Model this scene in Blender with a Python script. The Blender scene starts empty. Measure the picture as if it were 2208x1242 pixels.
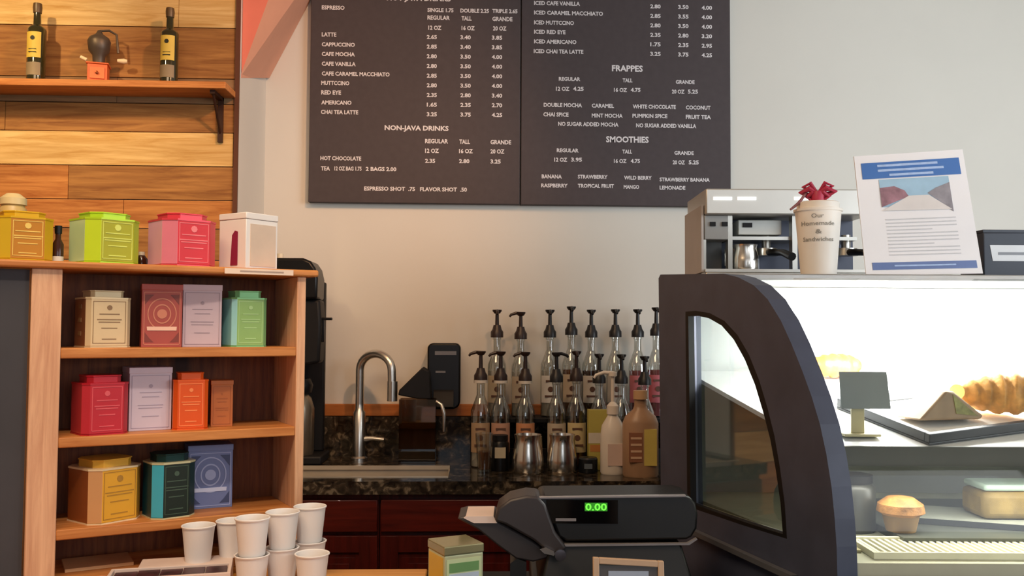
import bpy, bmesh, math, random
from mathutils import Vector, Matrix
random.seed(7)
PI = math.pi
# ------------------------------------------------------------------ camera
EYE = Vector((0, 0, 1.37)); F = 2000.0
PSI = math.radians(2.4); TH = math.atan(86 / F); RHO = math.radians(0.3)
r0 = Vector((math.cos(PSI), -math.sin(PSI), 0)); f0 = Vector((math.sin(PSI), math.cos(PSI), 0))
fw = f0 * math.cos(TH) + Vector((0, 0, 1)) * math.sin(TH)
u0 = r0.cross(fw)
rr = r0 * math.cos(RHO) + u0 * math.sin(RHO)
uu = u0 * math.cos(RHO) - r0 * math.sin(RHO)
scn = bpy.context.scene; COL = scn.collection
cd = bpy.data.cameras.new('camera'); cam = bpy.data.objects.new('camera', cd); COL.objects.link(cam)
cd.sensor_width = 36; cd.lens = F * 36 / 2208; cd.clip_start = 0.02
M = Matrix((rr, uu, -fw)).transposed().to_4x4(); M.translation = EYE; cam.matrix_world = M
scn.camera = cam
scn.view_settings.view_transform = 'Standard'; scn.view_settings.look = 'None'
scn.view_settings.gamma = 1; scn.view_settings.exposure = 0.0; scn.view_settings.use_curve_mapping = False
# ------------------------------------------------------------------ world + main lights
w = bpy.data.worlds.new('world'); scn.world = w; w.use_nodes = True
w.node_tree.nodes['Background'].inputs[0].default_value = (0.75, 0.86, 1.0, 1); w.node_tree.nodes['Background'].inputs[1].default_value = 0.85
def area(name, loc, target, sx, sy, power, color):
    l = bpy.data.lights.new(name, 'AREA'); l.shape = 'RECTANGLE'; l.size = sx; l.size_y = sy; l.energy = power; l.color = color
    o = bpy.data.objects.new(name, l); COL.objects.link(o); o.location = loc
    o.rotation_euler = (Vector(target) - Vector(loc)).to_track_quat('-Z', 'Y').to_euler(); return o
def spot(name, loc, target, power, color, ang=70, blend=.8, rad=.05):
    l = bpy.data.lights.new(name, 'SPOT'); l.energy = power; l.color = color; l.spot_size = math.radians(ang); l.spot_blend = blend; l.shadow_soft_size = rad
    o = bpy.data.objects.new(name, l); COL.objects.link(o); o.location = loc
    o.rotation_euler = (Vector(target) - Vector(loc)).to_track_quat('-Z', 'Y').to_euler(); return o
area('window_daylight', (1.6, -3.3, 1.9), (1.1, 3, 1.3), 2.8, 1.8, 26, (0.95, 0.97, 1.0))
area('side_window_daylight', (3.28, 0.35, 1.9), (1.9, 3.5, 1.7), 1.8, 1.6, 47, (0.87, 0.94, 1.0)).data.spread = math.radians(115)
area('ceiling_panel_light', (-0.8, 0.6, 2.96), (-0.8, 0.7, 0), 1.2, 1.2, 33, (1.0, 0.70, 0.43))
spot('track_spot_planks', (-1.7, 1.7, 2.9), (-1.75, 3.1, 1.75), 100, (1.0, 0.72, 0.36), 68)
spot('track_spot_tea', (-0.2, 0.5, 2.9), (-0.75, 1.85, 1.2), 62, (1.0, 0.87, 0.74), 50)
spot('wall_fill_spot', (0.45, 1.5, 2.9), (-0.75, 3.4, 1.9), 108, (1.0, 0.52, 0.25), 60, 1.0)  # added warm fill for back wall and return, no fixture there
spot('track_spot_counter', (-0.1, 1.9, 2.9), (-0.2, 3.3, 0.85), 27, (1.0, 0.58, 0.30), 75)
# ------------------------------------------------------------------ pixel helpers
def ray(px, py): return fw + rr * ((px - 1104) / F) + uu * ((621 - py) / F)
def P(px, py, d): D = ray(px, py); return EYE + D * (d / D.dot(f0))
def W(px, py, Y): D = ray(px, py); return EYE + D * (Y / D.y)
# ------------------------------------------------------------------ colour / materials
def lin(c):
    c = c.lstrip('#'); v = [int(c[i:i + 2], 16) / 255 for i in (0, 2, 4)]
    return tuple(x / 12.92 if x <= .04045 else ((x + .055) / 1.055) ** 2.4 for x in v) + (1,)
MC = {}
def mat(name, col='#808080', rough=.5, metal=0, var=.08, scale=12, bump=0, emit=0, trans=0, coat=0, spec=.5):
    if name in MC: return MC[name]
    m = bpy.data.materials.new(name); m.use_nodes = True; nt = m.node_tree; b = nt.nodes['Principled BSDF']; L = nt.links.new
    c = lin(col); b.inputs['Roughness'].default_value = rough; b.inputs['Metallic'].default_value = metal
    b.inputs['Base Color'].default_value = c; b.inputs['Specular IOR Level'].default_value = spec
    b.inputs['Coat Weight'].default_value = coat
    if trans: b.inputs['Transmission Weight'].default_value = trans
    if emit: b.inputs['Emission Color'].default_value = c; b.inputs['Emission Strength'].default_value = emit
    if var or bump:
        tc = nt.nodes.new('ShaderNodeTexCoord'); n = nt.nodes.new('ShaderNodeTexNoise'); n.inputs['Scale'].default_value = scale; n.inputs['Detail'].default_value = 5
        L(tc.outputs['Object'], n.inputs['Vector'])
        if var:
            r = nt.nodes.new('ShaderNodeValToRGB'); r.color_ramp.elements[0].position = .3; r.color_ramp.elements[1].position = .7
            r.color_ramp.elements[0].color = tuple(x * (1 - var) for x in c[:3]) + (1,); r.color_ramp.elements[1].color = tuple(min(1, x * (1 + var)) for x in c[:3]) + (1,)
            L(n.outputs['Fac'], r.inputs[0]); L(r.outputs[0], b.inputs['Base Color'])
        if bump:
            bp = nt.nodes.new('ShaderNodeBump'); bp.inputs['Strength'].default_value = bump; bp.inputs['Distance'].default_value = .01
            L(n.outputs['Fac'], bp.inputs['Height']); L(bp.outputs[0], b.inputs['Normal'])
    MC[name] = m; return m
def wood(name, dark, light, axis=0, scale=1.0, rough=.5, knots=True, coat=0):
    if name in MC: return MC[name]
    m = bpy.data.materials.new(name); m.use_nodes = True; nt = m.node_tree; b = nt.nodes['Principled BSDF']; L = nt.links.new
    b.inputs['Roughness'].default_value = rough; b.inputs['Coat Weight'].default_value = coat; b.inputs['Specular IOR Level'].default_value = .25
    tc = nt.nodes.new('ShaderNodeTexCoord'); mp = nt.nodes.new('ShaderNodeMapping'); s = [22 * scale] * 3; s[axis] = 1.6 * scale
    mp.inputs['Scale'].default_value = s; L(tc.outputs['Object'], mp.inputs[0])
    n = nt.nodes.new('ShaderNodeTexNoise'); n.inputs['Scale'].default_value = 2.2; n.inputs['Detail'].default_value = 8; n.inputs['Roughness'].default_value = .65; n.inputs['Distortion'].default_value = .6
    L(mp.outputs[0], n.inputs['Vector'])
    r = nt.nodes.new('ShaderNodeValToRGB'); e = r.color_ramp.elements; e[0].position = .3; e[0].color = lin(dark); e[1].position = .68; e[1].color = lin(light)
    L(n.outputs['Fac'], r.inputs[0]); out = r.outputs[0]
    mp3 = nt.nodes.new('ShaderNodeMapping'); s3 = [3.0] * 3; s3[axis] = .8; mp3.inputs['Scale'].default_value = s3; L(tc.outputs['Object'], mp3.inputs[0])
    n3 = nt.nodes.new('ShaderNodeTexNoise'); n3.inputs['Scale'].default_value = 1.5; L(mp3.outputs[0], n3.inputs['Vector'])
    mr = nt.nodes.new('ShaderNodeMapRange'); mr.inputs['From Min'].default_value = .3; mr.inputs['From Max'].default_value = .7; mr.inputs['To Min'].default_value = .82; mr.inputs['To Max'].default_value = 1.12; L(n3.outputs['Fac'], mr.inputs[0])
    mx = nt.nodes.new('ShaderNodeVectorMath'); mx.operation = 'SCALE'; L(out, mx.inputs[0]); L(mr.outputs[0], mx.inputs['Scale']); out = mx.outputs[0]
    if knots:
        mp2 = nt.nodes.new('ShaderNodeMapping'); s2 = [5.0] * 3; s2[axis] = 2.2; mp2.inputs['Scale'].default_value = s2; L(tc.outputs['Object'], mp2.inputs[0])
        v = nt.nodes.new('ShaderNodeTexVoronoi'); v.inputs['Scale'].default_value = 1.1; L(mp2.outputs[0], v.inputs['Vector'])
        kr = nt.nodes.new('ShaderNodeValToRGB'); k = kr.color_ramp.elements; k[0].position = .07; k[0].color = (.25, .14, .08, 1); k[1].position = .16; k[1].color = (1, 1, 1, 1)
        L(v.outputs['Distance'], kr.inputs[0])
        m2 = nt.nodes.new('ShaderNodeVectorMath'); m2.operation = 'MULTIPLY'; L(out, m2.inputs[0]); L(kr.outputs[0], m2.inputs[1]); out = m2.outputs[0]
    L(out, b.inputs['Base Color'])
    bp = nt.nodes.new('ShaderNodeBump'); bp.inputs['Strength'].default_value = .15; bp.inputs['Distance'].default_value = .003
    L(n.outputs['Fac'], bp.inputs['Height']); L(bp.outputs[0], b.inputs['Normal'])
    MC[name] = m; return m
def granite(name):
    if name in MC: return MC[name]
    m = bpy.data.materials.new(name); m.use_nodes = True; nt = m.node_tree; b = nt.nodes['Principled BSDF']; L = nt.links.new
    b.inputs['Roughness'].default_value = .12
    tc = nt.nodes.new('ShaderNodeTexCoord'); n = nt.nodes.new('ShaderNodeTexNoise'); n.inputs['Scale'].default_value = 34; n.inputs['Detail'].default_value = 6; n.inputs['Distortion'].default_value = 1.0
    L(tc.outputs['Object'], n.inputs['Vector']); r = nt.nodes.new('ShaderNodeValToRGB'); e = r.color_ramp.elements
    e[0].position = .36; e[0].color = lin('#171411'); e[1].position = .56; e[1].color = lin('#3b3329')
    x = e.new(.66); x.color = lin('#6e6250'); x = e.new(.48); x.color = lin('#2c2720')
    L(n.outputs['Fac'], r.inputs[0]); L(r.outputs[0], b.inputs['Base Color']); MC[name] = m; return m
def glass(name, tint='#ffffff', gloss=.12, trans_col=None):
    if name in MC: return MC[name]
    m = bpy.data.materials.new(name); m.use_nodes = True; nt = m.node_tree; L = nt.links.new; nt.nodes.clear()
    o = nt.nodes.new('ShaderNodeOutputMaterial'); t = nt.nodes.new('ShaderNodeBsdfTransparent'); t.inputs[0].default_value = lin(tint)
    g = nt.nodes.new('ShaderNodeBsdfGlossy'); g.inputs['Roughness'].default_value = .03; mx = nt.nodes.new('ShaderNodeMixShader')
    lw = nt.nodes.new('ShaderNodeLayerWeight'); lw.inputs[0].default_value = .25; mt = nt.nodes.new('ShaderNodeMath'); mt.operation = 'MULTIPLY_ADD'; mt.inputs[1].default_value = .6; mt.inputs[2].default_value = gloss
    mt.use_clamp = True; L(lw.outputs['Facing'], mt.inputs[0]); L(mt.outputs[0], mx.inputs[0]); L(t.outputs[0], mx.inputs[1]); L(g.outputs[0], mx.inputs[2]); L(mx.outputs[0], o.inputs[0])
    MC[name] = m; return m
# ------------------------------------------------------------------ mesh builder
class B:
    def __init__(s): s.bm = bmesh.new(); s.mi = 0
    def _f(s, vs):
        try: f = s.bm.faces.new(vs); f.material_index = s.mi; return f
        except ValueError: return None
    def box(s, x0, x1, y0, y1, z0, z1):
        v = [s.bm.verts.new(p) for p in ((x0,y0,z0),(x1,y0,z0),(x1,y1,z0),(x0,y1,z0),(x0,y0,z1),(x1,y0,z1),(x1,y1,z1),(x0,y1,z1))]
        for q in ((0,3,2,1),(4,5,6,7),(0,1,5,4),(1,2,6,5),(2,3,7,6),(3,0,4,7)): s._f([v[i] for i in q])
        return s
    def hexa(s, pts):
        v = [s.bm.verts.new(p) for p in pts]
        for q in ((0,3,2,1),(4,5,6,7),(0,1,5,4),(1,2,6,5),(2,3,7,6),(3,0,4,7)): s._f([v[i] for i in q])
        return s
    def prism(s, pts, y0, y1):          # polygon in XZ extruded along Y
        a = [s.bm.verts.new((x, y0, z)) for x, z in pts]; b = [s.bm.verts.new((x, y1, z)) for x, z in pts]
        s._f(a); s._f(b[::-1]); n = len(pts)
        for i in range(n): s._f([a[i], b[i], b[(i+1) % n], a[(i+1) % n]])
        return s
    def prismz(s, pts, z0, z1):
        a = [s.bm.verts.new((x, y, z0)) for x, y in pts]; b = [s.bm.verts.new((x, y, z1)) for x, y in pts]
        s._f(a[::-1]); s._f(b); n = len(pts)
        for i in range(n): s._f([a[i], a[(i+1) % n], b[(i+1) % n], b[i]])
        return s
    def lathe(s, prof, cx=0, cy=0, z=0, n=24, sx=1, sy=1):
        rings = []
        for r, h in prof:
            if r < 1e-6: rings.append([s.bm.verts.new((cx, cy, z + h))])
            else: rings.append([s.bm.verts.new((cx + r*sx*math.cos(2*PI*i/n), cy + r*sy*math.sin(2*PI*i/n), z + h)) for i in range(n)])
        for a, b in zip(rings, rings[1:]):
            for i in range(n):
                j = (i + 1) % n
                if len(a) == 1 and len(b) == 1: continue
                if len(a) == 1: s._f([a[0], b[j], b[i]])
                elif len(b) == 1: s._f([a[i], a[j], b[0]])
                else: s._f([a[i], a[j], b[j], b[i]])
        return s
    def tube(s, pts, r, n=10, cap=True):
        pts = [Vector(p) for p in pts]; rings = []; rad = r if isinstance(r, (list, tuple)) else [r] * len(pts)
        up = None
        for k, p in enumerate(pts):
            t = (pts[min(k+1, len(pts)-1)] - pts[max(k-1, 0)]).normalized()
            if up is None: up = Vector((0, 0, 1)) if abs(t.z) < .9 else Vector((1, 0, 0))
            a = t.cross(up)
            if a.length < 1e-4: a = t.cross(Vector((0, 1, 0)))
            a.normalize(); b = t.cross(a); up = -b if False else up
            rings.append((p, a, b, rad[k]))
        vr = []
        pa = None
        for p, a, b, q in rings:
            if pa is not None:
                a = (pa - (a.cross(b)) * pa.dot(a.cross(b))).normalized(); b = (rings[0][1].cross(rings[0][2])).cross(a) if False else b
            vr.append((p, a, q)); pa = a
        out = []
        for k, (p, a, q) in enumerate(vr):
            t = (pts[min(k+1, len(pts)-1)] - pts[max(k-1, 0)]).normalized(); a = (a - t * a.dot(t)).normalized(); b = t.cross(a)
            out.append([s.bm.verts.new(p + a*q*math.cos(2*PI*i/n) + b*q*math.sin(2*PI*i/n)) for i in range(n)])
        for A, C in zip(out, out[1:]):
            for i in range(n): s._f([A[i], A[(i+1) % n], C[(i+1) % n], C[i]])
        if cap: s._f(out[0][::-1]); s._f(out[-1])
        return s
    def cyl(s, p0, p1, r, n=16, r1=None): return s.tube([p0, p1], [r, r if r1 is None else r1], n)
    def text(s, txt, x0, x1, zc, h, y, depth=.0006, thick=.012):
        c = bpy.data.curves.new('t', 'FONT'); c.body = txt; c.resolution_u = 2; c.offset = thick
        o = bpy.data.objects.new('t', c); me = bpy.data.meshes.new_from_object(o)
        if not me.vertices: return s
        X = [v.co.x for v in me.vertices]; Z = [v.co.y for v in me.vertices]; ax, bx, az, bz = min(X), max(X), min(Z), max(Z)
        vs = [s.bm.verts.new((x0 + (v.co.x-ax)/(bx-ax)*(x1-x0), y, zc + ((v.co.y-az)/(bz-az)-.5)*h)) for v in me.vertices]
        for p in me.polygons: s._f([vs[i] for i in p.vertices])
        bpy.data.objects.remove(o); bpy.data.meshes.remove(me); bpy.data.curves.remove(c); return s
    def xf(s, m): bmesh.ops.transform(s.bm, matrix=m, verts=s.bm.verts); return s
    def obj(s, name, m, parent=None, smooth=True, bevel=0, loc=None, rz=0):
        bmesh.ops.recalc_face_normals(s.bm, faces=s.bm.faces)
        me = bpy.data.meshes.new(name); s.bm.to_mesh(me); s.bm.free()
        for q in (m if isinstance(m, (list, tuple)) else [m]): me.materials.append(q)
        if smooth:
            for p in me.polygons: p.use_smooth = True
            me.set_sharp_from_angle(angle=math.radians(38))
        o = bpy.data.objects.new(name, me); COL.objects.link(o)
        if parent: o.parent = parent
        if loc is not None: o.location = loc
        if rz: o.rotation_euler.z = rz
        if bevel:
            q = o.modifiers.new('bevel', 'BEVEL'); q.width = bevel; q.segments = 2; q.limit_method = 'ANGLE'; q.angle_limit = math.radians(40)
            q.harden_normals = False
        return o
def thing(name, label, cat, loc=(0,0,0), rz=0, group=None):
    o = bpy.data.objects.new(name, None); COL.objects.link(o); o.location = loc; o.rotation_euler = (0, 0, rz); o.empty_display_size = .05
    return tag(o, label, cat, group)
def tag(o, label, cat, group=None):
    o['label'] = label; o['category'] = cat
    if group: o['group'] = group
    return o
def struct(o): o['kind'] = 'structure'; return o
def copy_tree(o, parent=None):
    c = o.copy(); COL.objects.link(c); c.parent = parent
    for ch in list(o.children): copy_tree(ch, c)
    return c
def camrz(p): return math.atan2(-(p[0] - EYE.x), p[1] - EYE.y)
Z0 = .894      # counter heights
# ================================================================== MATERIALS
m_wall = mat('painted_wall', '#d4d0c6', .85, var=.02, scale=3, bump=.04)
m_ceil = mat('ceiling_paint', '#e4dfd4', .9, var=.02)
m_floor = mat('floor_tile', '#7a6250', .45, var=.15, scale=6)
m_soff = mat('salmon_paint', '#dd7a66', .8, var=.03); m_soffu = mat('mauve_underside_tone', '#dba084', .8, var=.03)  # second tone puts the different light on the soffit underside into colour
m_black = mat('black_plastic', '#0e0d0e', .35, var=.05, spec=.3); m_blackm = mat('matte_black_plastic', '#131213', .55, var=.05, spec=.25)
m_chrome = mat('brushed_steel', '#d2cdc4', .3, 1, var=.04); m_white = mat('white_paint', '#e9e6e0', .4, var=.02)
m_gran = granite('speckled_granite'); m_clear = glass('clear_glass', '#f6f8f6', .06); m_smoke = glass('smoky_plastic', '#c2b4a8', .10)
m_mah = wood('mahogany', '#3a0d07', '#5c1a0f', 0, 1, .35, False, .2); m_mahv = wood('mahogany_upright', '#340c07', '#541710', 2, 1, .35, False, .2)
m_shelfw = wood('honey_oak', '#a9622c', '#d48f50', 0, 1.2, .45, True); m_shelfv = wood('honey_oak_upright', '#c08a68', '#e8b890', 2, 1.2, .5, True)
m_inner = wood('shaded_oak_inside', '#4e210d', '#864820', 2, 1.4, .5, True)  # oak darkened to put the shade inside the shelf into its colour
m_counterw = wood('counter_oak', '#b9772f', '#d99a4c', 0, 1.0, .35, False, .1)
m_trimw = wood('orange_oak_trim', '#9c5a26', '#b9723a', 0, 1.0, .4, False)
planks = [wood('plank_pale', '#c08f48', '#ebc888', 0, 1, .6), wood('plank_brown', '#7c4d27', '#b17f47', 0, 1.2, .6), wood('plank_orange', '#985524', '#d19050', 0, 1.1, .6), wood('plank_grey', '#7d5f42', '#9c7b57', 0, 1.3, .65)]
m_edge = mat('plank_edge_dark_wood', '#5a3018', .7)  # dark brown strip along the plank wall edge
# ================================================================== ROOM
YB = 3.5
B().box(-3.2, 3.4, -3.6, 3.6, -.05, 0).obj('floor', m_floor); struct(bpy.data.objects['floor'])
struct(B().box(-3.2, 3.4, -3.6, 3.6, 3.0, 3.05).obj('ceiling', m_ceil))
struct(B().box(-3.2, 3.4, YB, YB + .1, 0, 3.0).obj('wall_back', m_wall))
struct(B().box(-3.2, -3.1, -3.6, YB, 0, 3.0).obj('wall_left', m_wall))
b = B(); b.box(3.3, 3.4, -3.6, -.8, 0, 3).box(3.3, 3.4, 1.5, YB, 0, 3).box(3.3, 3.4, -.8, 1.5, 0, .9).box(3.3, 3.4, -.8, 1.5, 2.7, 3)
struct(b.obj('wall_right', m_wall))
b = B(); b.box(-3.2, -.9, -3.6, -3.5, 0, 3).box(3.1, 3.4, -3.6, -3.5, 0, 3).box(-.9, 3.1, -3.6, -3.5, 0, .8).box(-.9, 3.1, -3.6, -3.5, 2.8, 3)
struct(b.obj('wall_front', m_wall))
b = B()
for x in (-.9, 1.07, 3.04): b.box(x, x + .06, -3.58, -3.52, .8, 2.8)
b.box(-.9, 3.1, -3.58, -3.52, .8, .86).box(-.9, 3.1, -3.58, -3.52, 2.74, 2.8); struct(b.obj('window_1', m_white))
b = B()
for y in (-.8, .32, 1.44): b.box(3.32, 3.38, y, y + .06, .9, 2.7)
b.box(3.32, 3.38, -.8, 1.5, .9, .96).box(3.32, 3.38, -.8, 1.5, 2.64, 2.7); struct(b.obj('window_2', m_white))
# plank-clad wall bump-out on the left (front face at YP) with a painted return
YP = 3.1
xe = W(511, 400, YP).x
struct(B().box(-3.1, xe - .012, YP + .02, YB, 0, 3.0).box(xe - .012, xe, YP + .004, YB, 0, 3).obj('wall_return', m_wall))
rows = [-120, -40, 57, 167, 222, 284, 357, 430, 492, 560, 640, 720, 800, 880, 960, 1040, 1120, 1200, 1280]
idx = [2, 0, 0, 1, 3, 1, 0, 2, 2, 1, 2, 0, 1, 2, 1, 0, 2, 1, 2]
idx = [2, 0, 1, 3, 1, 0, 2, 2, 1, 2, 0, 1, 2, 1, 0, 2, 1, 2]
b = B()
zs = [W(300, y, YP).z for y in rows]
for k in range(len(rows) - 1):
    z1, z0 = zs[k] - .002, zs[k+1] + .001
    x = -3.1; random.seed(k * 3 + 1)
    cut = W([60, 380, -200, 250, 10, 520, 150, 270, 480, 40, 330, 200, 90, 400, 300, 100, 250, 350][k], 300, YP).x
    b.mi = idx[k]; b.box(-3.1, min(cut, xe - .014) - .0015, YP, YP + .02, z0, z1)
    if cut < xe - .05: b.mi = idx[k] if k not in (6, 10) else 1; b.box(cut, xe - .012, YP + .0015, YP + .02, z0, z1)
struct(b.obj('wall_planked', planks, smooth=False))
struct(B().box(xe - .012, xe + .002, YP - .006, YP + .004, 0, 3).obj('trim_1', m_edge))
# sloped soffit beside the plank wall
def wl(px, py, Y): v = W(px, py, Y); return v
def up(px0, py0, px1, py1, Y, z=2.995):
    a = W(px0, py0, Y); c = W(px1, py1, Y); t = (z - a.z) / (c.z - a.z); return a + (c - a) * t
Yn = 3.13
A0 = W(514, 168, Yn); A1 = up(514, 150, 572, 0, Yn); C0 = W(581, 168, YB - .002); C1 = up(581, 168, 670, 0, YB - .002)
xl = xe + .001
b = B(); b.mi = 0
v = [b.bm.verts.new(p) for p in ((xl, Yn, A0.z), (A0.x + .004, Yn, A0.z), (A1.x, Yn, 2.995), (xl, Yn, 2.995), (xl, YB - .002, C0.z), (C0.x, YB - .002, C0.z), (C1.x, YB - .002, 2.995), (xl, YB - .002, 2.995))]
b._f([v[0], v[1], v[2], v[3]]); b.mi = 1; b._f([v[1], v[5], v[6], v[2]]); b._f([v[0], v[4], v[5], v[1]]); b._f([v[4], v[7], v[6], v[5]]); b._f([v[0], v[3], v[7], v[4]]); b._f([v[3], v[2], v[6], v[7]])
struct(b.obj('trim_2', [m_soff, m_soffu], smooth=False))
# ================================================================== PLANK WALL SHELF, BOTTLES, GRINDER
YSF = 2.97
zt = W(250, 172, YSF).z
sh = thing('wall_shelf', 'long honey wood shelf mounted on the plank wall', 'shelf', (W(250, 180, YP).x, YP, zt - .022))
x0 = sh.location.x
B().box(-3.0 - x0, W(486, 180, YSF).x - x0, -(YP - YSF), 0, 0, .022).obj('shelf_board', m_shelfw, sh, bevel=.002)
for px in (478, -150):
    xb = W(px, 200, YP).x - x0; zb = W(478, 308, YP).z - zt + .022
    b = B(); b.box(xb - .008, xb + .008, -.012, 0, zb, 0).box(xb - .008, xb + .008, -.11, 0, -.012, 0); b.cyl((xb, -.01, zb + .03), (xb, -.10, -.01), .004, 8)
    b.obj('bracket', mat('dark_iron', '#3a1f12', .5, .3), sh)
def bottle_lathe(b, h, r, nr, sh=.62, z=0):
    return b.lathe([(0, 0), (r*.96, 0), (r, .006), (r, h*sh), (r*.93, h*(sh+.05)), (nr*1.5, h*(sh+.14)), (nr, h*(sh+.19)), (nr, h*.93), (nr*1.2, h*.935), (nr*1.2, h*.96), (0, h*.96)], n=20, z=z)
def shelf_bottle(px, ptop, label):
    p = W(px, 170, YSF + .06); t = thing('oil_bottle', label, 'bottle', (p.x, YSF + .06, zt), 0, 'bottles on the plank wall shelf')
    h = W(px, ptop, YSF + .06).z - zt; r = .0285
    bo = B(); sq = .012
    prof = [(0, 0), (r, 0), (r, h*.665), (r*.86, h*.695), (r*.5, h*.72), (r*.42, h*.74), (r*.38, h*.88), (0, h*.88)]
    bo.lathe(prof, n=20); bo.obj('bottle_body', mat('dark_oil_glass', '#2e2a12', .12, coat=.6), t)
    B().lathe([(0, h*.88), (r*.45, h*.88), (r*.5, h*.95), (r*.45, h), (0, h)], n=16).obj('cap', mat('brown_cap', '#5d4426', .4), t)
    pts = [(1.03*r*math.sin(a), -1.03*r*math.cos(a)) for a in [math.radians(-50 + 10*i) for i in range(11)]]
    bl = B(); a = [bl.bm.verts.new((x, y, h*.3)) for x, y in pts]; c = [bl.bm.verts.new((x, y, h*.62)) for x, y in pts]
    for i in range(10): bl._f([a[i], a[i+1], c[i+1], c[i]])
    lb = bl.obj('label', mat('yellow_label', '#d8b94c', .6), t)
    B().cyl((0, -r*1.05, h*.54), (0, -r*1.07, h*.54), .007, 12).box(-.012, .012, -r*1.06, -r*1.0, h*.36, h*.37).box(-.012, .012, -r*1.06, -r*1.0, h*.40, h*.405).obj('label_print', m_black, lb)
    bl = B(); a = [bl.bm.verts.new((x, y, h*.08)) for x, y in pts]; c = [bl.bm.verts.new((x, y, h*.24)) for x, y in pts]
    for i in range(10): bl._f([a[i], a[i+1], c[i+1], c[i]])
    bl.obj('lower_label', mat('grey_label', '#8c7a5e', .6), t)
    return t
shelf_bottle(77, 8, 'tall dark oil bottle with yellow label on wall shelf, left of the coffee grinder')
shelf_bottle(364, 18, 'dark oil bottle with yellow label on wall shelf, right of the coffee grinder')
p = W(212, 170, YSF + .07)
g = thing('coffee_grinder', 'small hand crank coffee grinder with orange base box on wall shelf', 'coffee grinder', (p.x, YSF + .07, zt), .25)
k = .0030 * .5 * 1
B().box(-.036, .036, -.036, .036, 0, .006).box(-.03, .03, -.03, .03, .006, .062).box(-.034, .034, -.034, .034, .062, .067).obj('base_box', mat('orange_grinder_wood', '#d8642f', .45), g, bevel=.0015)
dr = B().box(-.022, .022, -.034, -.03, .014, .05).obj('drawer', mat('orange_drawer', '#e0743c', .45), g)
B().lathe([(0, 0), (.005, .001), (.005, .006), (0, .008)], n=12).xf(Matrix.Translation((0, -.034, .032)) @ Matrix.Rotation(PI/2, 4, 'X')).obj('knob', mat('dark_brass', '#7d3a18', .4, .6), dr)
B().lathe([(.018, 0), (.02, .03), (.032, .045), (.036, .075), (.03, .088), (.012, .1), (.006, .112), (0, .114)], z=.067, n=20).obj('hopper', mat('grey_cast_iron', '#5e5145', .45, .5), g)
B().tube([(0, 0, .178), (.03, 0, .182), (.052, 0, .17), (.058, 0, .11)], .004, 8).obj('crank', mat('grey_cast_iron'), g)
B().lathe([(0, 0), (.006, 0), (.009, .02), (.006, .03), (0, .03)], n=12).xf(Matrix.Translation((.056, 0, .085)) @ Matrix.Rotation(PI/2, 4, 'Y')).obj('crank_knob', mat('pale_wood_knob', '#e4cfa4', .4), g)
B().cyl((-.036, 0, .08), (-.055, 0, .088), .006, 10).obj('clamp_screw', mat('pale_wood_knob'), g)
# ================================================================== MENU BOARDS
YM = 3.465
m_board = mat('charcoal_board', '#4a4243', .6, var=.06, scale=40, spec=.2); m_txt = mat('white_lettering', '#d9d3d3', .6, var=0)
def board(name, x0p, x1p, ybl, ybr, label, lines):
    x0 = W(x0p, 200, YM).x; x1 = W(x1p, 200, YM).x; z0 = (W(x0p, ybl, YM).z + W(x1p, ybr, YM).z) / 2
    t = thing(name, label, 'menu board', (x0, YM, z0))
    B().box(0, x1 - x0, 0, YB - YM - .001, 0, 2.86 - z0).obj('board_panel', m_board, t, bevel=.002)
    b = B()
    for txt, a, c, y, h in lines:
        A = W(a, y, YM - .002); Cc = W(c, y, YM - .002)
        b.text(txt, A.x - x0, Cc.x - x0, (A.z + Cc.z)/2 - z0, h * 1.08 * A.y / F, -.0015, thick=.034)
    b.obj('lettering', m_txt, t, smooth=False); return t
s4 = .3624
def L4(l, ox):
    return [(t, ox + a*s4, ox + c*s4, y*s4, h) for t, a, c, y, h in l]
L = [('HOT JAVA DRINKS', 480, 860, -6, 14), ('ESPRESSO', 93, 229, 45, 8.5), ('SINGLE 1.75', 722, 877, 60, 8.5), ('DOUBLE 2.25', 918, 1088, 64, 8.5), ('TRIPLE 2.65', 1108, 1258, 66, 8.5),
     ('REGULAR', 722, 855, 105, 9), ('TALL', 925, 985, 109, 9), ('GRANDE', 1108, 1228, 113, 9), ('12 OZ', 727, 805, 165, 9), ('16 OZ', 925, 1003, 167, 9), ('20 OZ', 1112, 1192, 169, 9),
     ('LATTE', 93, 180, 205, 8.5), ('CAPPUCCINO', 93, 290, 265, 8.5), ('CAFE MOCHA', 93, 290, 322, 8.5), ('CAFE VANILLA', 93, 295, 380, 8.5), ('CAFE CARAMEL MACCHIATO', 93, 497, 440, 8.5),
     ('MUTTCCINO', 90, 257, 494, 8.5), ('RED EYE', 90, 208, 550, 8.5), ('AMERICANO', 90, 270, 610, 8.5), ('CHAI TEA LATTE', 88, 310, 667, 8.5),
     ('NON-JAVA DRINKS', 467, 848, 766, 13), ('REGULAR', 708, 845, 840, 9), ('TALL', 912, 975, 843, 9), ('GRANDE', 1097, 1220, 846, 9), ('12 OZ', 708, 790, 897, 9), ('16 OZ', 910, 992, 899, 9), ('20 OZ', 1097, 1180, 901, 9),
     ('HOT CHOCOLATE', 85, 328, 942, 8.5), ('2.35', 708, 768, 957, 8.5), ('2.80', 910, 972, 959, 8.5), ('3.25', 1097, 1158, 961, 8.5),
     ('TEA', 88, 142, 1002, 8.5), ('12 OZ BAG 1.75', 168, 330, 1003, 8.5), ('2 BAGS 2.00', 355, 537, 1006, 8.5), ('ESPRESSO SHOT  .75', 345, 648, 1123, 8.5), ('FLAVOR SHOT  .50', 678, 957, 1127, 8.5)]
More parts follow.
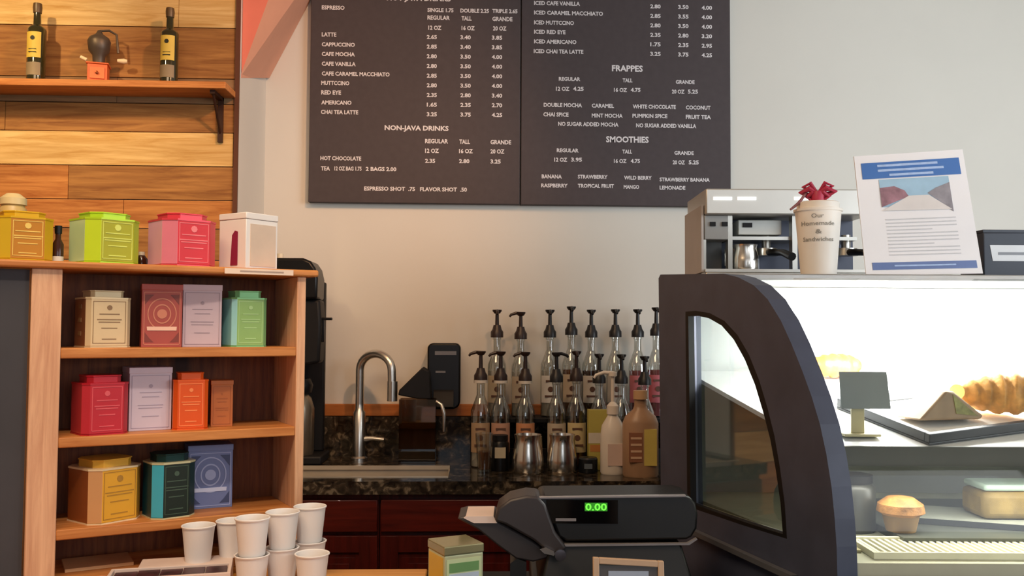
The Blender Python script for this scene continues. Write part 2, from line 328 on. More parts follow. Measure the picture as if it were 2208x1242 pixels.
pr = [('2.65', '3.40', '3.85'), ('2.85', '3.40', '3.85'), ('2.80', '3.50', '4.00'), ('2.80', '3.50', '4.00'), ('2.85', '3.50', '4.00'), ('2.80', '3.50', '4.00'), ('2.35', '2.80', '3.40'), ('1.65', '2.35', '2.70'), ('3.25', '3.75', '4.25')]
for i, q in enumerate(pr):
    y = 220 + i * 57.5
    L += [(q[0], 718, 778, y, 8.5), (q[1], 918, 980, y + 2, 8.5), (q[2], 1105, 1167, y + 4, 8.5)]
board('menu_board', 668, 1121.5, 435, 441, 'left half of the dark wall menu, listing hot espresso drinks and prices', L4(L, 660))
R = [('ICED CAFE VANILLA', 115, 388, 20, 8.5), ('ICED CARAMEL MACCHIATO', 115, 525, 78, 8.5), ('ICED MUTTCCINO', 115, 352, 135, 8.5), ('ICED RED EYE', 115, 302, 190, 8.5), ('ICED AMERICANO', 115, 367, 248, 8.5), ('ICED CHAI TEA LATTE', 113, 408, 306, 8.5),
     ('FRAPPES', 578, 762, 407, 13), ('REGULAR', 262, 390, 470, 8), ('TALL', 642, 700, 478, 8), ('GRANDE', 958, 1070, 488, 8), ('12 OZ', 245, 325, 528, 8.5), ('4.25', 347, 410, 528, 8.5), ('16 OZ', 590, 668, 535, 8.5), ('4.75', 690, 748, 535, 8.5), ('20 OZ', 935, 1010, 545, 8.5), ('5.25', 1030, 1090, 545, 8.5),
     ('DOUBLE MOCHA', 172, 400, 625, 8.5), ('CARAMEL', 458, 590, 629, 8.5), ('WHITE CHOCOLATE', 702, 958, 635, 8.5), ('COCONUT', 1018, 1165, 640, 8.5), ('CHAI SPICE', 170, 320, 681, 8.5), ('MINT MOCHA', 458, 642, 688, 8.5), ('PUMPKIN SPICE', 700, 908, 690, 8.5), ('FRUIT TEA', 1018, 1167, 696, 8.5),
     ('NO SUGAR ADDED MOCHA', 258, 617, 739, 8.5), ('NO SUGAR ADDED VANILLA', 722, 1080, 748, 8.5), ('SMOOTHIES', 543, 797, 830, 13),
     ('REGULAR', 250, 380, 895, 8), ('TALL', 640, 698, 902, 8), ('GRANDE', 950, 1065, 910, 8), ('12 OZ', 235, 312, 950, 8.5), ('3.95', 335, 400, 950, 8.5), ('16 OZ', 590, 665, 958, 8.5), ('4.75', 690, 745, 958, 8.5), ('20 OZ', 940, 1012, 966, 8.5), ('5.25', 1035, 1095, 966, 8.5),
     ('BANANA', 160, 280, 1050, 8), ('STRAWBERRY', 375, 552, 1052, 8), ('WILD BERRY', 650, 815, 1058, 8), ('STRAWBERRY BANANA', 862, 1160, 1069, 8), ('RASPBERRY', 157, 315, 1104, 8), ('TROPICAL FRUIT', 375, 590, 1106, 8), ('MANGO', 648, 740, 1112, 8), ('LEMONADE', 862, 1015, 1117, 8)]
pr = [('2.80', '3.50', '4.00'), ('2.85', '3.55', '4.00'), ('2.80', '3.50', '4.00'), ('2.35', '2.80', '3.20'), ('1.75', '2.35', '2.95'), ('3.25', '3.75', '4.25')]
for i, q in enumerate(pr):
    y = 38 + i * 56.5
    L_ = [(q[0], 806, 868, y, 8.5), (q[1], 972, 1034, y + 4, 8.5), (q[2], 1112, 1174, y + 8, 8.5)]; R += L_
board('menu_board', 1124, 1575, 441, 446, 'right half of the dark wall menu, listing frappes and smoothies', L4(R, 1110))
# ================================================================== BACK COUNTER (along back wall)
YF = 2.9; XL, XR = xe + .004, 2.6
zc = Z0
sx0, sx1 = xe + .06, W(968, 1000, 3.0).x; sy0, sy1 = 2.98, 3.22
b = B(); th = .04
b.box(XL, sx0, YF, YB - .001, zc - th, zc).box(sx1, XR, YF, YB - .001, zc - th, zc).box(sx0, sx1, YF, sy0, zc - th, zc).box(sx0, sx1, sy1, YB - .001, zc - th, zc)
wt = b.obj('granite_worktop', m_gran); tag(wt, 'dark speckled granite worktop with sink cut out along the back wall', 'worktop')
XBS = W(1000, 900, 3.47).x
bs = B().box(XL, XR, YB - .025, YB - .001, zc, zc + .145).obj('granite_backsplash', m_gran, smooth=False); tag(bs, 'low dark granite backsplash strip behind the sink and bottles', 'backsplash')
tr = B().box(XL, XR, YB - .018, YB - .001, zc + .1455, zc + .19).obj('backsplash_trim', m_trimw, bevel=.003); tag(tr, 'orange wooden trim strip running above the granite backsplash', 'trim strip')
sk = thing('kitchen_sink', 'grey stainless undermount sink let into the granite worktop', 'sink', ((sx0+sx1)/2, (sy0+sy1)/2, zc - .2))
hx, hy = (sx1-sx0)/2 - .002, (sy1-sy0)/2 - .002
B().box(-hx, hx, -hy, hy, 0, .01).box(-hx, -hx+.004, -hy, hy, .01, .19).box(hx-.004, hx, -hy, hy, .01, .19).box(-hx, hx, -hy, -hy+.004, .01, .19).box(-hx, hx, hy-.004, hy, .01, .19).obj('basin', mat('satin_steel', '#c9bda9', .35, .55), sk)
B().box(-hx, hx, -hy-0, -hy+.006, .19, .203).box(-hx, hx, hy-.012, hy, .19, .203).obj('rim', mat('satin_steel'), sk)
# cabinets
zd = W(800, 1155, YF).z
cuts = [XL, W(815, 1190, YF).x, W(815, 1190, YF).x + .98, W(815, 1190, YF).x + 1.9, XR]
cl = ['dark red mahogany base cabinet under the sink, left of the tea tin', 'dark red mahogany base cabinet with a small chrome knob, behind the cash register', 'dark red mahogany base cabinet behind the side glass of the pastry case', 'dark red mahogany base cabinet behind the pastry case']
for i in range(4):
    a, c = cuts[i] + .001, cuts[i+1] - .001; wd = c - a
    t = thing('base_cabinet', cl[i], 'cabinet', (a, YF + .04, 0), 0, 'mahogany base cabinets')
    bc = B().box(0, wd, .05, .5, 0, .09)
    if i < 2: bc.box(0, wd, 0, .5, .09, zc - .215).box(0, wd, 0, .03, zc - .215, zc - th - .002) if i else bc.box(0, wd, 0, .5, .09, zc - .215).box(0, wd, 0, .03, zc - .215, zc - th - .002)
    else: bc.box(0, wd, 0, .5, .09, zc - th - .002)
    bc.obj('carcass', m_mahv, t, bevel=.001)
    d = B().box(.004, wd - .004, -.02, 0, zd + .006, zc - th - .02).obj('drawer', m_mah, t, bevel=.003)
    if i >= 1:
        kx = (W(1145, 1053, YF).x - a) if i == 1 else wd/2
        if i == 1 and not (.03 < kx < wd): kx = wd/2
        B().lathe([(0, .028), (.008, .026), (.012, .02), (.009, .012), (.005, .008), (.005, 0)], n=16).xf(Matrix.Translation((kx, -.02, zc - th - .045)) @ Matrix.Rotation(PI/2, 4, 'X')).obj('knob', m_chrome, d)
    for s in range(2):
        q0, q1 = (.004, wd/2 - .002) if s == 0 else (wd/2 + .002, wd - .004)
        b = B(); z1 = zd - .006; z0 = .1; fr = .055
        b.box(q0, q1, -.012, 0, z0, z1).box(q0, q0+fr, -.022, -.012, z0, z1).box(q1-fr, q1, -.022, -.012, z0, z1).box(q0+fr, q1-fr, -.022, -.012, z0, z0+fr).box(q0+fr, q1-fr, -.022, -.012, z1-fr*.9, z1)
        b.hexa([(q0+fr+.012, -.013, z0+fr+.012), (q1-fr-.012, -.013, z0+fr+.012), (q1-fr-.012, -.012, z0+fr+.012), (q0+fr+.012, -.012, z0+fr+.012), (q0+fr+.012, -.013, z1-fr-.012), (q1-fr-.012, -.013, z1-fr-.012), (q1-fr-.012, -.012, z1-fr-.012), (q0+fr+.012, -.012, z1-fr-.012)])
        b.box(q0+fr+.03, q1-fr-.03, -.02, -.012, z0+fr+.03, z1-fr-.03)
        b.obj('door', m_mahv, t, bevel=.0015)
# faucet
Yfa = 3.37
p = W(774, 978, Yfa); fa = thing('gooseneck_faucet', 'brushed steel gooseneck faucet behind the sink', 'faucet', (p.x, Yfa, zc))
u = Yfa / F; H = (707 - 762) * -1
zt_ = W(800, 762, Yfa).z - zc; R_ = 36 * u * .98
pts = [(0, 0, .02), (0, 0, zt_ - R_)] + [(R_ - R_*math.cos(a), -.0 - .06*(1-math.cos(a))/2, zt_ - R_ + R_*math.sin(a)) for a in [PI*i/12 for i in range(1, 13)]]
e = pts[-1]; pts.append((e[0] + .003, e[1], W(842, 862, Yfa).z - zc))
B().tube(pts, .0150, 14).obj('spout', m_chrome, fa)
B().tube([(pts[-1][0] - .0, pts[-1][1], pts[-1][2] + .07), (pts[-1][0], pts[-1][1], pts[-1][2])], .0185, 14).obj('spray_head', m_chrome, fa)
B().lathe([(0, 0), (.03, 0), (.03, .008), (.022, .014), (.022, .17), (.015, .18), (.015, .2)], n=20).obj('body', m_chrome, fa)
B().tube([(.018, 0, .075), (.05, -.005, .077), (.09, -.01, .073)], [.011, .008, .0075], 10).obj('lever', m_chrome, fa)
# soap dispenser (wall)
Yd = 3.4
a = W(922, 740, Yd); c = W(992, 882, Yd)
sd = thing('soap_dispenser', 'black wall mounted soap dispenser right of the faucet', 'soap dispenser', ((a.x+c.x)/2, YB, c.z))
hw = (c.x - a.x)/2; hh = a.z - c.z
b = B(); n = 8; pf = []
for cx, cz, s_ in ((hw-.02, hh-.02, 0), (-hw+.02, hh-.02, 1), (-hw+.028, .05, 2), (hw-.028, .05, 3)):
    rad = .02 if s_ < 2 else .028
    for i in range(n): t_ = PI/2*(s_ + i/(n-1)); pf.append((cx + rad*math.cos(t_), (cz if s_ < 2 else .028) + rad*math.sin(t_)))
b.prism(pf, -.10, 0).obj('housing', m_black, sd, bevel=.006)
B().box(-hw*.55, hw*.75, -.103, -.099, hh*.82, hh*.88).obj('window', mat('grey_gloss', '#6b6765', .15), sd)
B().box(-hw*.5, hw*.1, -.103, -.099, hh*.55, hh*.58).obj('badge', mat('grey_gloss'), sd)
B().hexa([(-hw*.6, -.125, .01), (hw*.6, -.125, .01), (hw*.6, -.1, 0), (-hw*.6, -.1, 0), (-hw*.6, -.112, .06), (hw*.6, -.112, .06), (hw*.6, -.1, .07), (-hw*.6, -.1, .07)]).obj('push_bar', m_blackm, sd)
# smoky bin with black tilted lid + chrome scoop handle
Yb = 3.27
q = [W(860, 862, Yb), W(938, 1000, Yb)]
bn = thing('ice_bin', 'smoky clear plastic bin with black tilted lid between faucet and soap dispenser', 'bin', ((q[0].x+q[1].x)/2, Yb+.05, zc))
hw = (q[1].x - q[0].x)/2; hh = W(900, 862, Yb).z - zc
b = B()
for x0_, x1_, y0_, y1_ in ((-hw, hw, -.04, -.036), (-hw, hw, .036, .04), (-hw, -hw+.004, -.036, .036), (hw-.004, hw, -.036, .036)): b.box(x0_, x1_, y0_, y1_, 0, hh)
b.box(-hw, hw, -.04, .04, 0, .004).obj('tub', m_smoke, bn)
lz = [W(852, 845, Yb-.0).z - zc, W(925, 796, Yb).z - zc]
xa = W(858, 840, Yb).x - bn.location.x; xb = W(918, 800, Yb).x - bn.location.x
B().prism([(xa, lz[0]-.012), (xa+.004, lz[0]+.006), (xb-.012, lz[1]+.006), (xb+.012, lz[1]-.01), (xb+.02, hh+.002), (xa+.07, hh+.002)], -.044, .044).obj('lid', m_blackm, bn, bevel=.004)
x1_ = W(958, 880, Yb).x - bn.location.x; 
B().tube([(x1_-.028, -.052, W(950, 865, Yb).z - zc), (x1_-.01, -.06, W(950, 872, Yb).z - zc), (x1_, -.062, W(950, 890, Yb).z - zc), (x1_, -.058, W(950, 930, Yb).z - zc)], [.005, .006, .007, .005], 10).obj('handle', m_chrome, bn)['label'] = 'curved steel handle'
# coffee brewer
Yc = 3.12
cx = W(640, 800, Yc).x
br = thing('coffee_brewer', 'black coffee brewer standing behind the tea shelf', 'coffee brewer', (cx, Yc + .12, zc))
def bz(py, Y=Yc): return W(650, py, Y).z - zc
def bx(px, Y=Yc+.15): return W(px, 700, Y).x - cx
B().box(bx(560), bx(700), .0, .18, 0, .03).box(bx(575), bx(690), .135, .17, .03, bz(600)).obj('stand', m_blackm, br, bevel=.006)
hp = [(bx(545), bz(645)), (bx(698), bz(645)), (bx(699), bz(600)), (bx(694), bz(578)), (bx(684), bz(563)), (bx(668), bz(556)), (bx(545), bz(556))]
B().prism(hp, -.12, .03).obj('head', m_black, br, bevel=.008)
B().prism([(bx(560), bz(645)), (bx(702), bz(645)), (bx(706), bz(700)), (bx(703), bz(783)), (bx(668), bz(790)), (bx(570), bz(785))], -.10, .0).obj('funnel', m_blackm, br, bevel=.01)
b = B(); b.box(bx(700), bx(725), -.075, -.055, bz(690), bz(684)).box(bx(704), bx(710), -.075, -.06, bz(738), bz(686)); b.obj('handle', m_black, br, bevel=.002)
B().lathe([(0, 0), (.011, 0), (.012, .02), (0, .022)], n=14, cx=bx(612), cy=-.05, z=bz(557)).obj('knob', mat('cream_knob', '#ded3bb', .4), br)
ap = thing('coffee_airpot', 'steel coffee airpot with black pump lid under the brewer', 'airpot', (W(645, 800, Yc+.18).x, Yc + .18, zc + .0302))
hA = bz(848, Yc+.18) - .03
B().lathe([(0, 0), (.053, 0), (.055, .01), (.055, hA*.75), (.045, hA*.92), (.03, hA), (0, hA)], n=28).obj('flask', mat('dull_steel', '#8b7f6e', .3, .85), ap)
B().lathe([(.03, hA), (.045, hA+.003), (.05, hA+.03), (.04, hA+.052), (0, hA+.056)], n=24).obj('lid', m_black, ap)
# ------------------------------------------------------------------ syrup bottles on counter + riser
m_syr = glass('syrup_glass', '#e8ebe8', .22)
m_pump = mat('dark_brown_pump', '#2b1b17', .4, var=.05); m_pumpk = mat('black_pump', '#1b1b1e', .4, var=.05)
syr = {}
for nm, c in (('clear', '#c9c4bb'), ('amber', '#7b4a24'), ('brown', '#3d2214'), ('green', '#5d7a5a'), ('rose', '#a05a5c')): syr[nm] = mat('syrup_' + nm, c, .2, var=.03)
def pump_bottle(px, phead, Y, z, label, group, ang, lab='#c9803f', liq='clear', collar='#2b1b17', fill=.5):
    top = W(px, phead, Y).z; x = W(px, phead, Y).x; h = top - z
    t = thing('syrup_bottle', label, 'syrup bottle', (x, Y, z), 0, group)
    r = .034; hb = h * .74
    B().lathe([(0, .0), (r*.95, 0), (r, .005), (r, hb*.60), (r*.96, hb*.66), (r*.55, hb*.79), (r*.40, hb*.84), (r*.40, hb*.97), (r*.47, hb*.975), (r*.47, hb)], n=20).obj('glass_body', m_syr, t)
    B().lathe([(0, .004), (r*.90, .005), (r*.92, hb*min(fill, .6)), (0, hb*min(fill, .6))], n=16).obj('syrup', syr[liq], t)
    pm = mat('dark_brown_pump') if collar == '#2b1b17' else m_pumpk
    B().lathe([(0, hb), (r*.68, hb), (r*.68, hb+.020), (r*.5, hb+.03), (r*.38, hb+.045), (0, hb+.041)], n=18).obj('collar', pm, t)
    B().lathe([(.0075, hb+.04), (.0062, h-.012), (.0062, h-.01)], n=10).obj('stem', pm, t)
    b = B(); b.lathe([(0, h-.014), (.010, h-.014), (.017, h-.005), (.017, h), (0, h+.001)], n=14)
    ca, sa = math.cos(ang), math.sin(ang)
    b.tube([(0, 0, h-.005), (.018*ca, .018*sa, h-.004), (.036*ca, .036*sa, h-.010), (.041*ca, .041*sa, h-.017)], [.006, .0058, .005, .004], 8)
    b.obj('pump_head', pm, t)
    if group.endswith('front row') and px < 1160: B().lathe([(r*.71, hb-.006), (r*.71, hb+.004)], n=18).obj('collar_band', mat('pale_band', '#cfc8bc', .4), t)
    pts = [(1.02*r*math.sin(a), -1.02*r*math.cos(a)) for a in [math.radians(-65 + 13*i) for i in range(11)]]
    bl = B(); a_ = [bl.bm.verts.new((X, Y_, hb*.18)) for X, Y_ in pts]; c_ = [bl.bm.verts.new((X, Y_, hb*.52)) for X, Y_ in pts]
    for i in range(10): bl._f([a_[i], a_[i+1], c_[i+1], c_[i]])
    lo = bl.obj('label', mat('label_' + lab, lab, .6), t)
    bb = B(); 
    for zz, ww in ((.44, .5), (.25, .6)): bb.box(-r*ww, r*ww, -r*1.035, -r*1.01*math.cos(ww)+.0, hb*zz, hb*(zz+.025))
    bb.cyl((0, -r*1.0, hb*.35), (0, -r*1.045, hb*.35), .010, 14)
    bb.obj('label_print', mat('print_' + ('dark' if lab[1] > '8' else 'light'), '#5b3b2a' if lab[1] > '8' else '#c9c4b8', .6), lo)
    return t
# riser
Yr0, Yr1 = 3.30, 3.46
zr = zc + .155
ra, rb = W(1040, 900, Yr0).x, 1.05
b = B(); b.box(ra, rb, Yr0, Yr1, zr - .015, zr)
for i in range(5): xq = ra + (rb-ra-.015)*i/4; b.box(xq, xq+.015, Yr0, Yr1, zc, zr-.015)
b.box(ra, rb, Yr0, Yr0+.01, zc, zc+.05)
o = b.obj('bottle_riser', m_blackm, bevel=.002, loc=(0,0,0)); tag(o, 'low black rack behind the front bottles carrying the rear row of syrup bottles', 'riser')
back = [(1072, 668, 0, 'clear', '#b7a98f', 'first'), (1123, 673, PI, 'clear', '#b9ac98', 'second'), (1186, 668, 0, 'clear', '#d9d6cf', 'third'), (1232, 661, 0, 'amber', '#c4b29a', 'fourth'), (1275, 668, 0, 'brown', '#cfc8bd', 'fifth'), (1327, 667, 0, 'clear', '#b5b0a8', 'sixth'), (1375, 667, 0, 'rose', '#b96a70', 'seventh'), (1415, 663, 0, 'rose', '#b5626a', 'eighth')]
bl_ = ['syrup bottle in the rear row, farthest left, above the short black pumps', 'rear row syrup bottle with its spout turned left, second from the left', 'rear row syrup bottle with a pale white label, third from the left',
       'tallest pump of the rear row, fourth syrup bottle from the left', 'rear row syrup bottle of dark brown syrup, fifth from the left', 'rear row syrup bottle behind the white pump bottle', 'rear row syrup bottle with a rose red label, seventh from the left', 'rear row syrup bottle half hidden by the pastry case post']
for (px, ph, an, lq, lc, _), lb in zip(back, bl_):
    pump_bottle(px, ph, 3.38, zr, lb, 'syrup bottles in the rear row', PI if an else -PI/2, lc, lq, '#2b1b17' if px < 1150 else '#1b1b1e', .58)
front = [(1037, 757, PI, 'clear', '#a98c6c', 'front row syrup bottle at the far left, its spout turned left'), (1080, 758, PI, 'brown', '#b98d74', 'front row syrup bottle second from left, behind the small dark jar'),
         (1133, 759, PI, 'clear', '#c98a60', 'front row syrup bottle with orange label behind the left steel pitcher'), (1200, 760, 0, 'clear', '#b9ab96', 'front row syrup bottle behind the right steel pitcher, spout turned right'),
         (1243, 757, -PI/2, 'amber', '#cdbb8c', 'front row syrup bottle with cream label, right of the steel pitchers'), (1292, 763, -PI/2, 'clear', '#b8b08e', 'front row syrup bottle behind the yellow box'),
         (1340, 764, -PI/2, 'clear', '#a8a49c', 'front row syrup bottle directly behind the white lotion pump'), (1390, 768, -PI/2, 'green', '#bba78d', 'front row syrup bottle behind the tan bottle, black pump')]
for px, ph, an, lq, lc, lb in front:
    pump_bottle(px, ph, 3.20, zc, lb, 'syrup bottles in the front row', an, lc, lq, '#2b1b17' if px < 1160 or px == 1243 else '#1b1b1e', .5)
# steel pitchers
def pitcher(px, Y, h, r, label):
    p = W(px, 990, Y); t = thing('milk_pitcher', label, 'pitcher', (p.x, Y, zc), 0, 'steel milk pitchers')
    B().lathe([(0, 0), (r*.93, 0), (r, .006), (r, h*.35), (r*.86, h*.7), (r*.78, h*.85), (r*.86, h), (r*.82, h), (r*.74, h*.85), (r*.8, h*.7), (r*.94, h*.35), (r*.9, .01), (0, .01)], n=32).obj('body', mat('polished_steel', '#ece8e0', .22, 1, var=0), t)
    B().hexa([(-.012, -r*.84, h*.93), (.012, -r*.84, h*.93), (.012, -r*.7, h*.8), (-.012, -r*.7, h*.8), (-.006, -r*1.1, h*1.0), (.006, -r*1.1, h*1.0), (.012, -r*.8, h*1.0), (-.012, -r*.8, h*1.0)]).obj('spout', mat('polished_steel'), t)
    B().tube([(r*.5, r*.6, h*.9), (r*.9, r*1.1, h*.88), (r*.95, r*1.2, h*.5), (r*.6, r*.75, h*.25)], .004, 8).obj('handle', mat('polished_steel'), t)
pitcher(1138, 3.08, .125, .052, 'left of two polished steel milk pitchers in front of the syrups')
pitcher(1212, 3.08, .125, .050, 'right of two polished steel milk pitchers in front of the syrups')
# glass tumbler with brown straws at left
p = W(1044, 985, 3.07)
t = thing('glass_tumbler', 'tall clear glass tumbler at the left end of the bottles', 'glass', (p.x, 3.07, zc))
B().lathe([(0, 0), (.022, 0), (.022, .01), (.030, .13), (.028, .13), (.02, .012), (0, .012)], n=24).obj('tumbler_glass', m_clear, t)
B().lathe([(0, .013), (.0195, .013), (.024, .07), (0, .07)], n=20).obj('drink', mat('dark_tea', '#5a3a26', .25), t)
# jar with black base between
p = W(1078, 980, 3.12)
t = thing('coffee_jar', 'small dark jar with cream label behind the glass tumbler', 'jar', (p.x, 3.12, zc))
B().lathe([(0, 0), (.03, 0), (.031, .004), (.031, .09), (.025, .1), (0, .1)], n=20).obj('jar_body', m_black, t); B().lathe([(0, .1), (.027, .1), (.027, .118), (0, .118)], n=20).obj('lid', m_blackm, t)
B().box(-.018, .018, -.0325, -.025, .045, .08).obj('label', mat('cream_label', '#b9ad92', .6), t)
p = W(1268, 980, 3.08)
t = thing('small_jar', 'small dark blue black jar in front of the yellow box', 'jar', (p.x, 3.08, zc))
B().lathe([(0, 0), (.03, 0), (.032, .004), (.032, .045), (.028, .05), (0, .05)], n=20).obj('jar_body', mat('navy_black', '#15191f', .3), t)
B().box(-.016, .010, -.0335, -.025, .016, .032).obj('label', mat('blue_grey_label', '#5a6672', .6), t)
p = W(1290, 960, 3.14)
t = thing('tea_carton', 'yellow and white carton between steel pitcher and white pump bottle', 'carton', (p.x, 3.14, zc))
B().box(-.036, .036, -.02, .02, 0, W(1290, 884, 3.12).z - zc).obj('carton_body', mat('yellow_carton', '#aea24e', .6), t, bevel=.001)
B().box(-.036, .030, -.0206, -.0198, .09, .125).obj('white_band', mat('white_band', '#cfc7b8', .6), t); B().box(-.03, .028, -.0206, -.0198, .062, .085).obj('orange_band', mat('orange_band', '#b97a3c', .6), t)
# white pump bottle
p = W(1321, 998, 3.05)
t = thing('lotion_bottle', 'white pump bottle with long white spout turned left', 'pump bottle', (p.x, 3.05, zc))
h = W(1325, 800, 3.05).z - zc; wh = mat('glossy_white_plastic', '#e3dcd2', .3, var=.02)
B().lathe([(0, 0), (.038, 0), (.041, .006), (.041, h*.38), (.036, h*.47), (.018, h*.56), (.016, h*.58), (0, h*.58)], n=26, sy=.75).obj('bottle_body', wh, t)
B().lathe([(0, h*.58), (.02, h*.58), (.02, h*.66), (.011, h*.69), (.006, h*.7), (.006, h*.96), (0, h*.96)], n=18).obj('collar', wh, t)
B().lathe([(0, h*.95), (.014, h*.95), (.014, h*.99), (0, h)], n=14).tube([(0, 0, h*.98), (-.03, 0, h*.985), (-.055, 0, h*.96), (-.062, 0, h*.93)], [.007, .006, .005, .004], 8).obj('pump_head', wh, t)
B().box(-.02, .028, -.0318, -.02, .03, .1).obj('label', mat('pink_white_label', '#d5bdb3', .6), t)
# tan bottle
p = W(1381, 1003, 3.0)
t = thing('caramel_bottle', 'tan sauce bottle with brown printed panel beside the pastry case', 'bottle', (p.x, 3.0, zc))
h = W(1381, 842, 3.0).z - zc; hw = 39 * 3.0 / F
B().lathe([(0, 0), (hw*.95, 0), (hw, .006), (hw, h*.62), (hw*.85, h*.7), (hw*.42, h*.78), (hw*.35, h*.82), (hw*.35, h*.92), (0, h*.92)], n=28, sy=.7).obj('bottle_body', mat('tan_caramel', '#a58468', .35), t)
B().lathe([(0, h*.9), (hw*.4, h*.9), (hw*.4, h), (0, h)], n=18).obj('cap', mat('tan_cap', '#c9a47c', .4), t)
lb = B().box(-hw*.72, -hw*.0, -hw*.72, -hw*.4, h*.18, h*.52).obj('brown_panel', mat('brown_panel_m', '#8f5f45', .6), t)
b = B()
for i in range(4): b.box(-hw*.66, -hw*.06, -hw*.735, -hw*.71, h*(.22+.075*i), h*(.245+.075*i))
b.obj('panel_print', mat('pale_print', '#d2b195', .6), lb)
B().box(hw*.08, hw*.78, -hw*.70, -hw*.2, h*.14, h*.56).obj('label', mat('yellow_green_label', '#cdbb62', .6), t)
# ================================================================== CUSTOMER COUNTER (wood, L shaped) + black register counter
xc1 = P(922, 1224, 1.85).x
b = B(); yf = 1.86
b.prismz([(-1.9, .95), (xc1, .95), (xc1, yf), (-.37, yf), (-.37, 2.35), (-1.9, 2.35)], Z0 - .035, Z0)
wc = thing('wood_counter', 'orange oak customer counter under the tea shelf and paper cups', 'counter', (0, 0, 0))
b.obj('worktop', m_counterw, wc, bevel=.003)
B().prismz([(-1.86, 1.0), (xc1 - .002, 1.0), (xc1 - .002, yf - .04), (-.41, yf - .04), (-.41, 2.3), (-1.86, 2.3)], 0, Z0 - .036).obj('base', m_shelfv, wc)
xc2 = .36
wc = thing('register_counter', 'black counter carrying the cash register beside the pastry case', 'counter', (0, 0, 0))
B().box(xc1 + .001, xc2, 1.0, 1.84, Z0 - .035, Z0).obj('worktop', m_blackm, wc, bevel=.003)
B().box(xc1 + .001, xc2 - .02, 1.04, 1.8, 0, Z0 - .036).obj('base', m_blackm, wc)
# ================================================================== TEA SHELF UNIT
AL = math.radians(29.5) - PSI
av = Vector((math.cos(AL), math.sin(AL), 0)); bv = Vector((-math.sin(AL), math.cos(AL), 0))
Q = P(128, 750, 1.70); Q.z = 0
def Sraw(px, py, t, O):
    D = ray(px, py); s = (t - (EYE - O).dot(bv)) / D.dot(bv); X = EYE + D * s; return (X - O).dot(av), X.z, X
u60 = Sraw(60, 900, 0, Q)[0]; O = Q + av * u60
def S(px, py, t=0): a = Sraw(px, py, t, O); return a[0], a[1]
uL = S(-110, 900)[0]; u1 = S(127, 900)[0]; u2 = S(637, 900)[0]; u3 = S(656, 900)[0]; DP = .175
zS = [S(380, y)[1] for y in (749.5, 932, 1120)]
zTop = S(380, 588)[1]
tu = thing('tea_shelf', 'honey oak shelf unit on the counter holding rows of tea tins', 'shelf unit', (O.x, O.y, Z0), AL)
def z_(z): return z - Z0
B().box(0, u1, 0, DP, 0, z_(zTop) - .0).obj('left_panel', m_shelfv, tu, bevel=.002)
B().box(u2, u3, 0, DP, 0, z_(zTop)).obj('right_panel', m_shelfv, tu, bevel=.002)
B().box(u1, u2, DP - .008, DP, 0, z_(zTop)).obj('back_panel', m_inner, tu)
for z in zS: B().box(u1, u2, .001, DP - .009, z_(z) - .019, z_(z)).obj('shelf_board', m_shelfw, tu, bevel=.002)
B().box(u1, u2, .001, DP - .009, 0, .014).obj('bottom_board', m_shelfw, tu, bevel=.002)
uR = S(684, 600)[0]
B().box(uL - .3, uR, -.012, DP + .02, z_(zTop), z_(zTop) + .014).obj('top_board', m_shelfw, tu, bevel=.004)
zTT = zTop + .014
o = B().box(uL - .25 - 0, -.003, .012, .032, 0, z_(zTop) - .002).obj('chalkboard_panel', mat('chalkboard_grey', '#3b3a3e', .8, var=.12, scale=5), loc=(O.x, O.y, Z0), rz=AL)
tag(o, 'dark grey chalkboard panel left of the tea shelf', 'chalkboard')
# strip label lying under white tin on top-board edge
a0, a1 = S(484, 600, -.0135)[0], S(632, 600, -.0135)[0]
o = B().box(a0, a1, -.0150, -.0125, z_(zTop) + .001, z_(zTop) + .012).obj('price_strip', mat('pale_strip', '#e8cdb4', .5), tu)
B().box(a0 + .03, a1 - .02, -.0155, -.0149, z_(zTop) + .005, z_(zTop) + .008).obj('strip_print', mat('grey_print', '#a89080', .6), o)
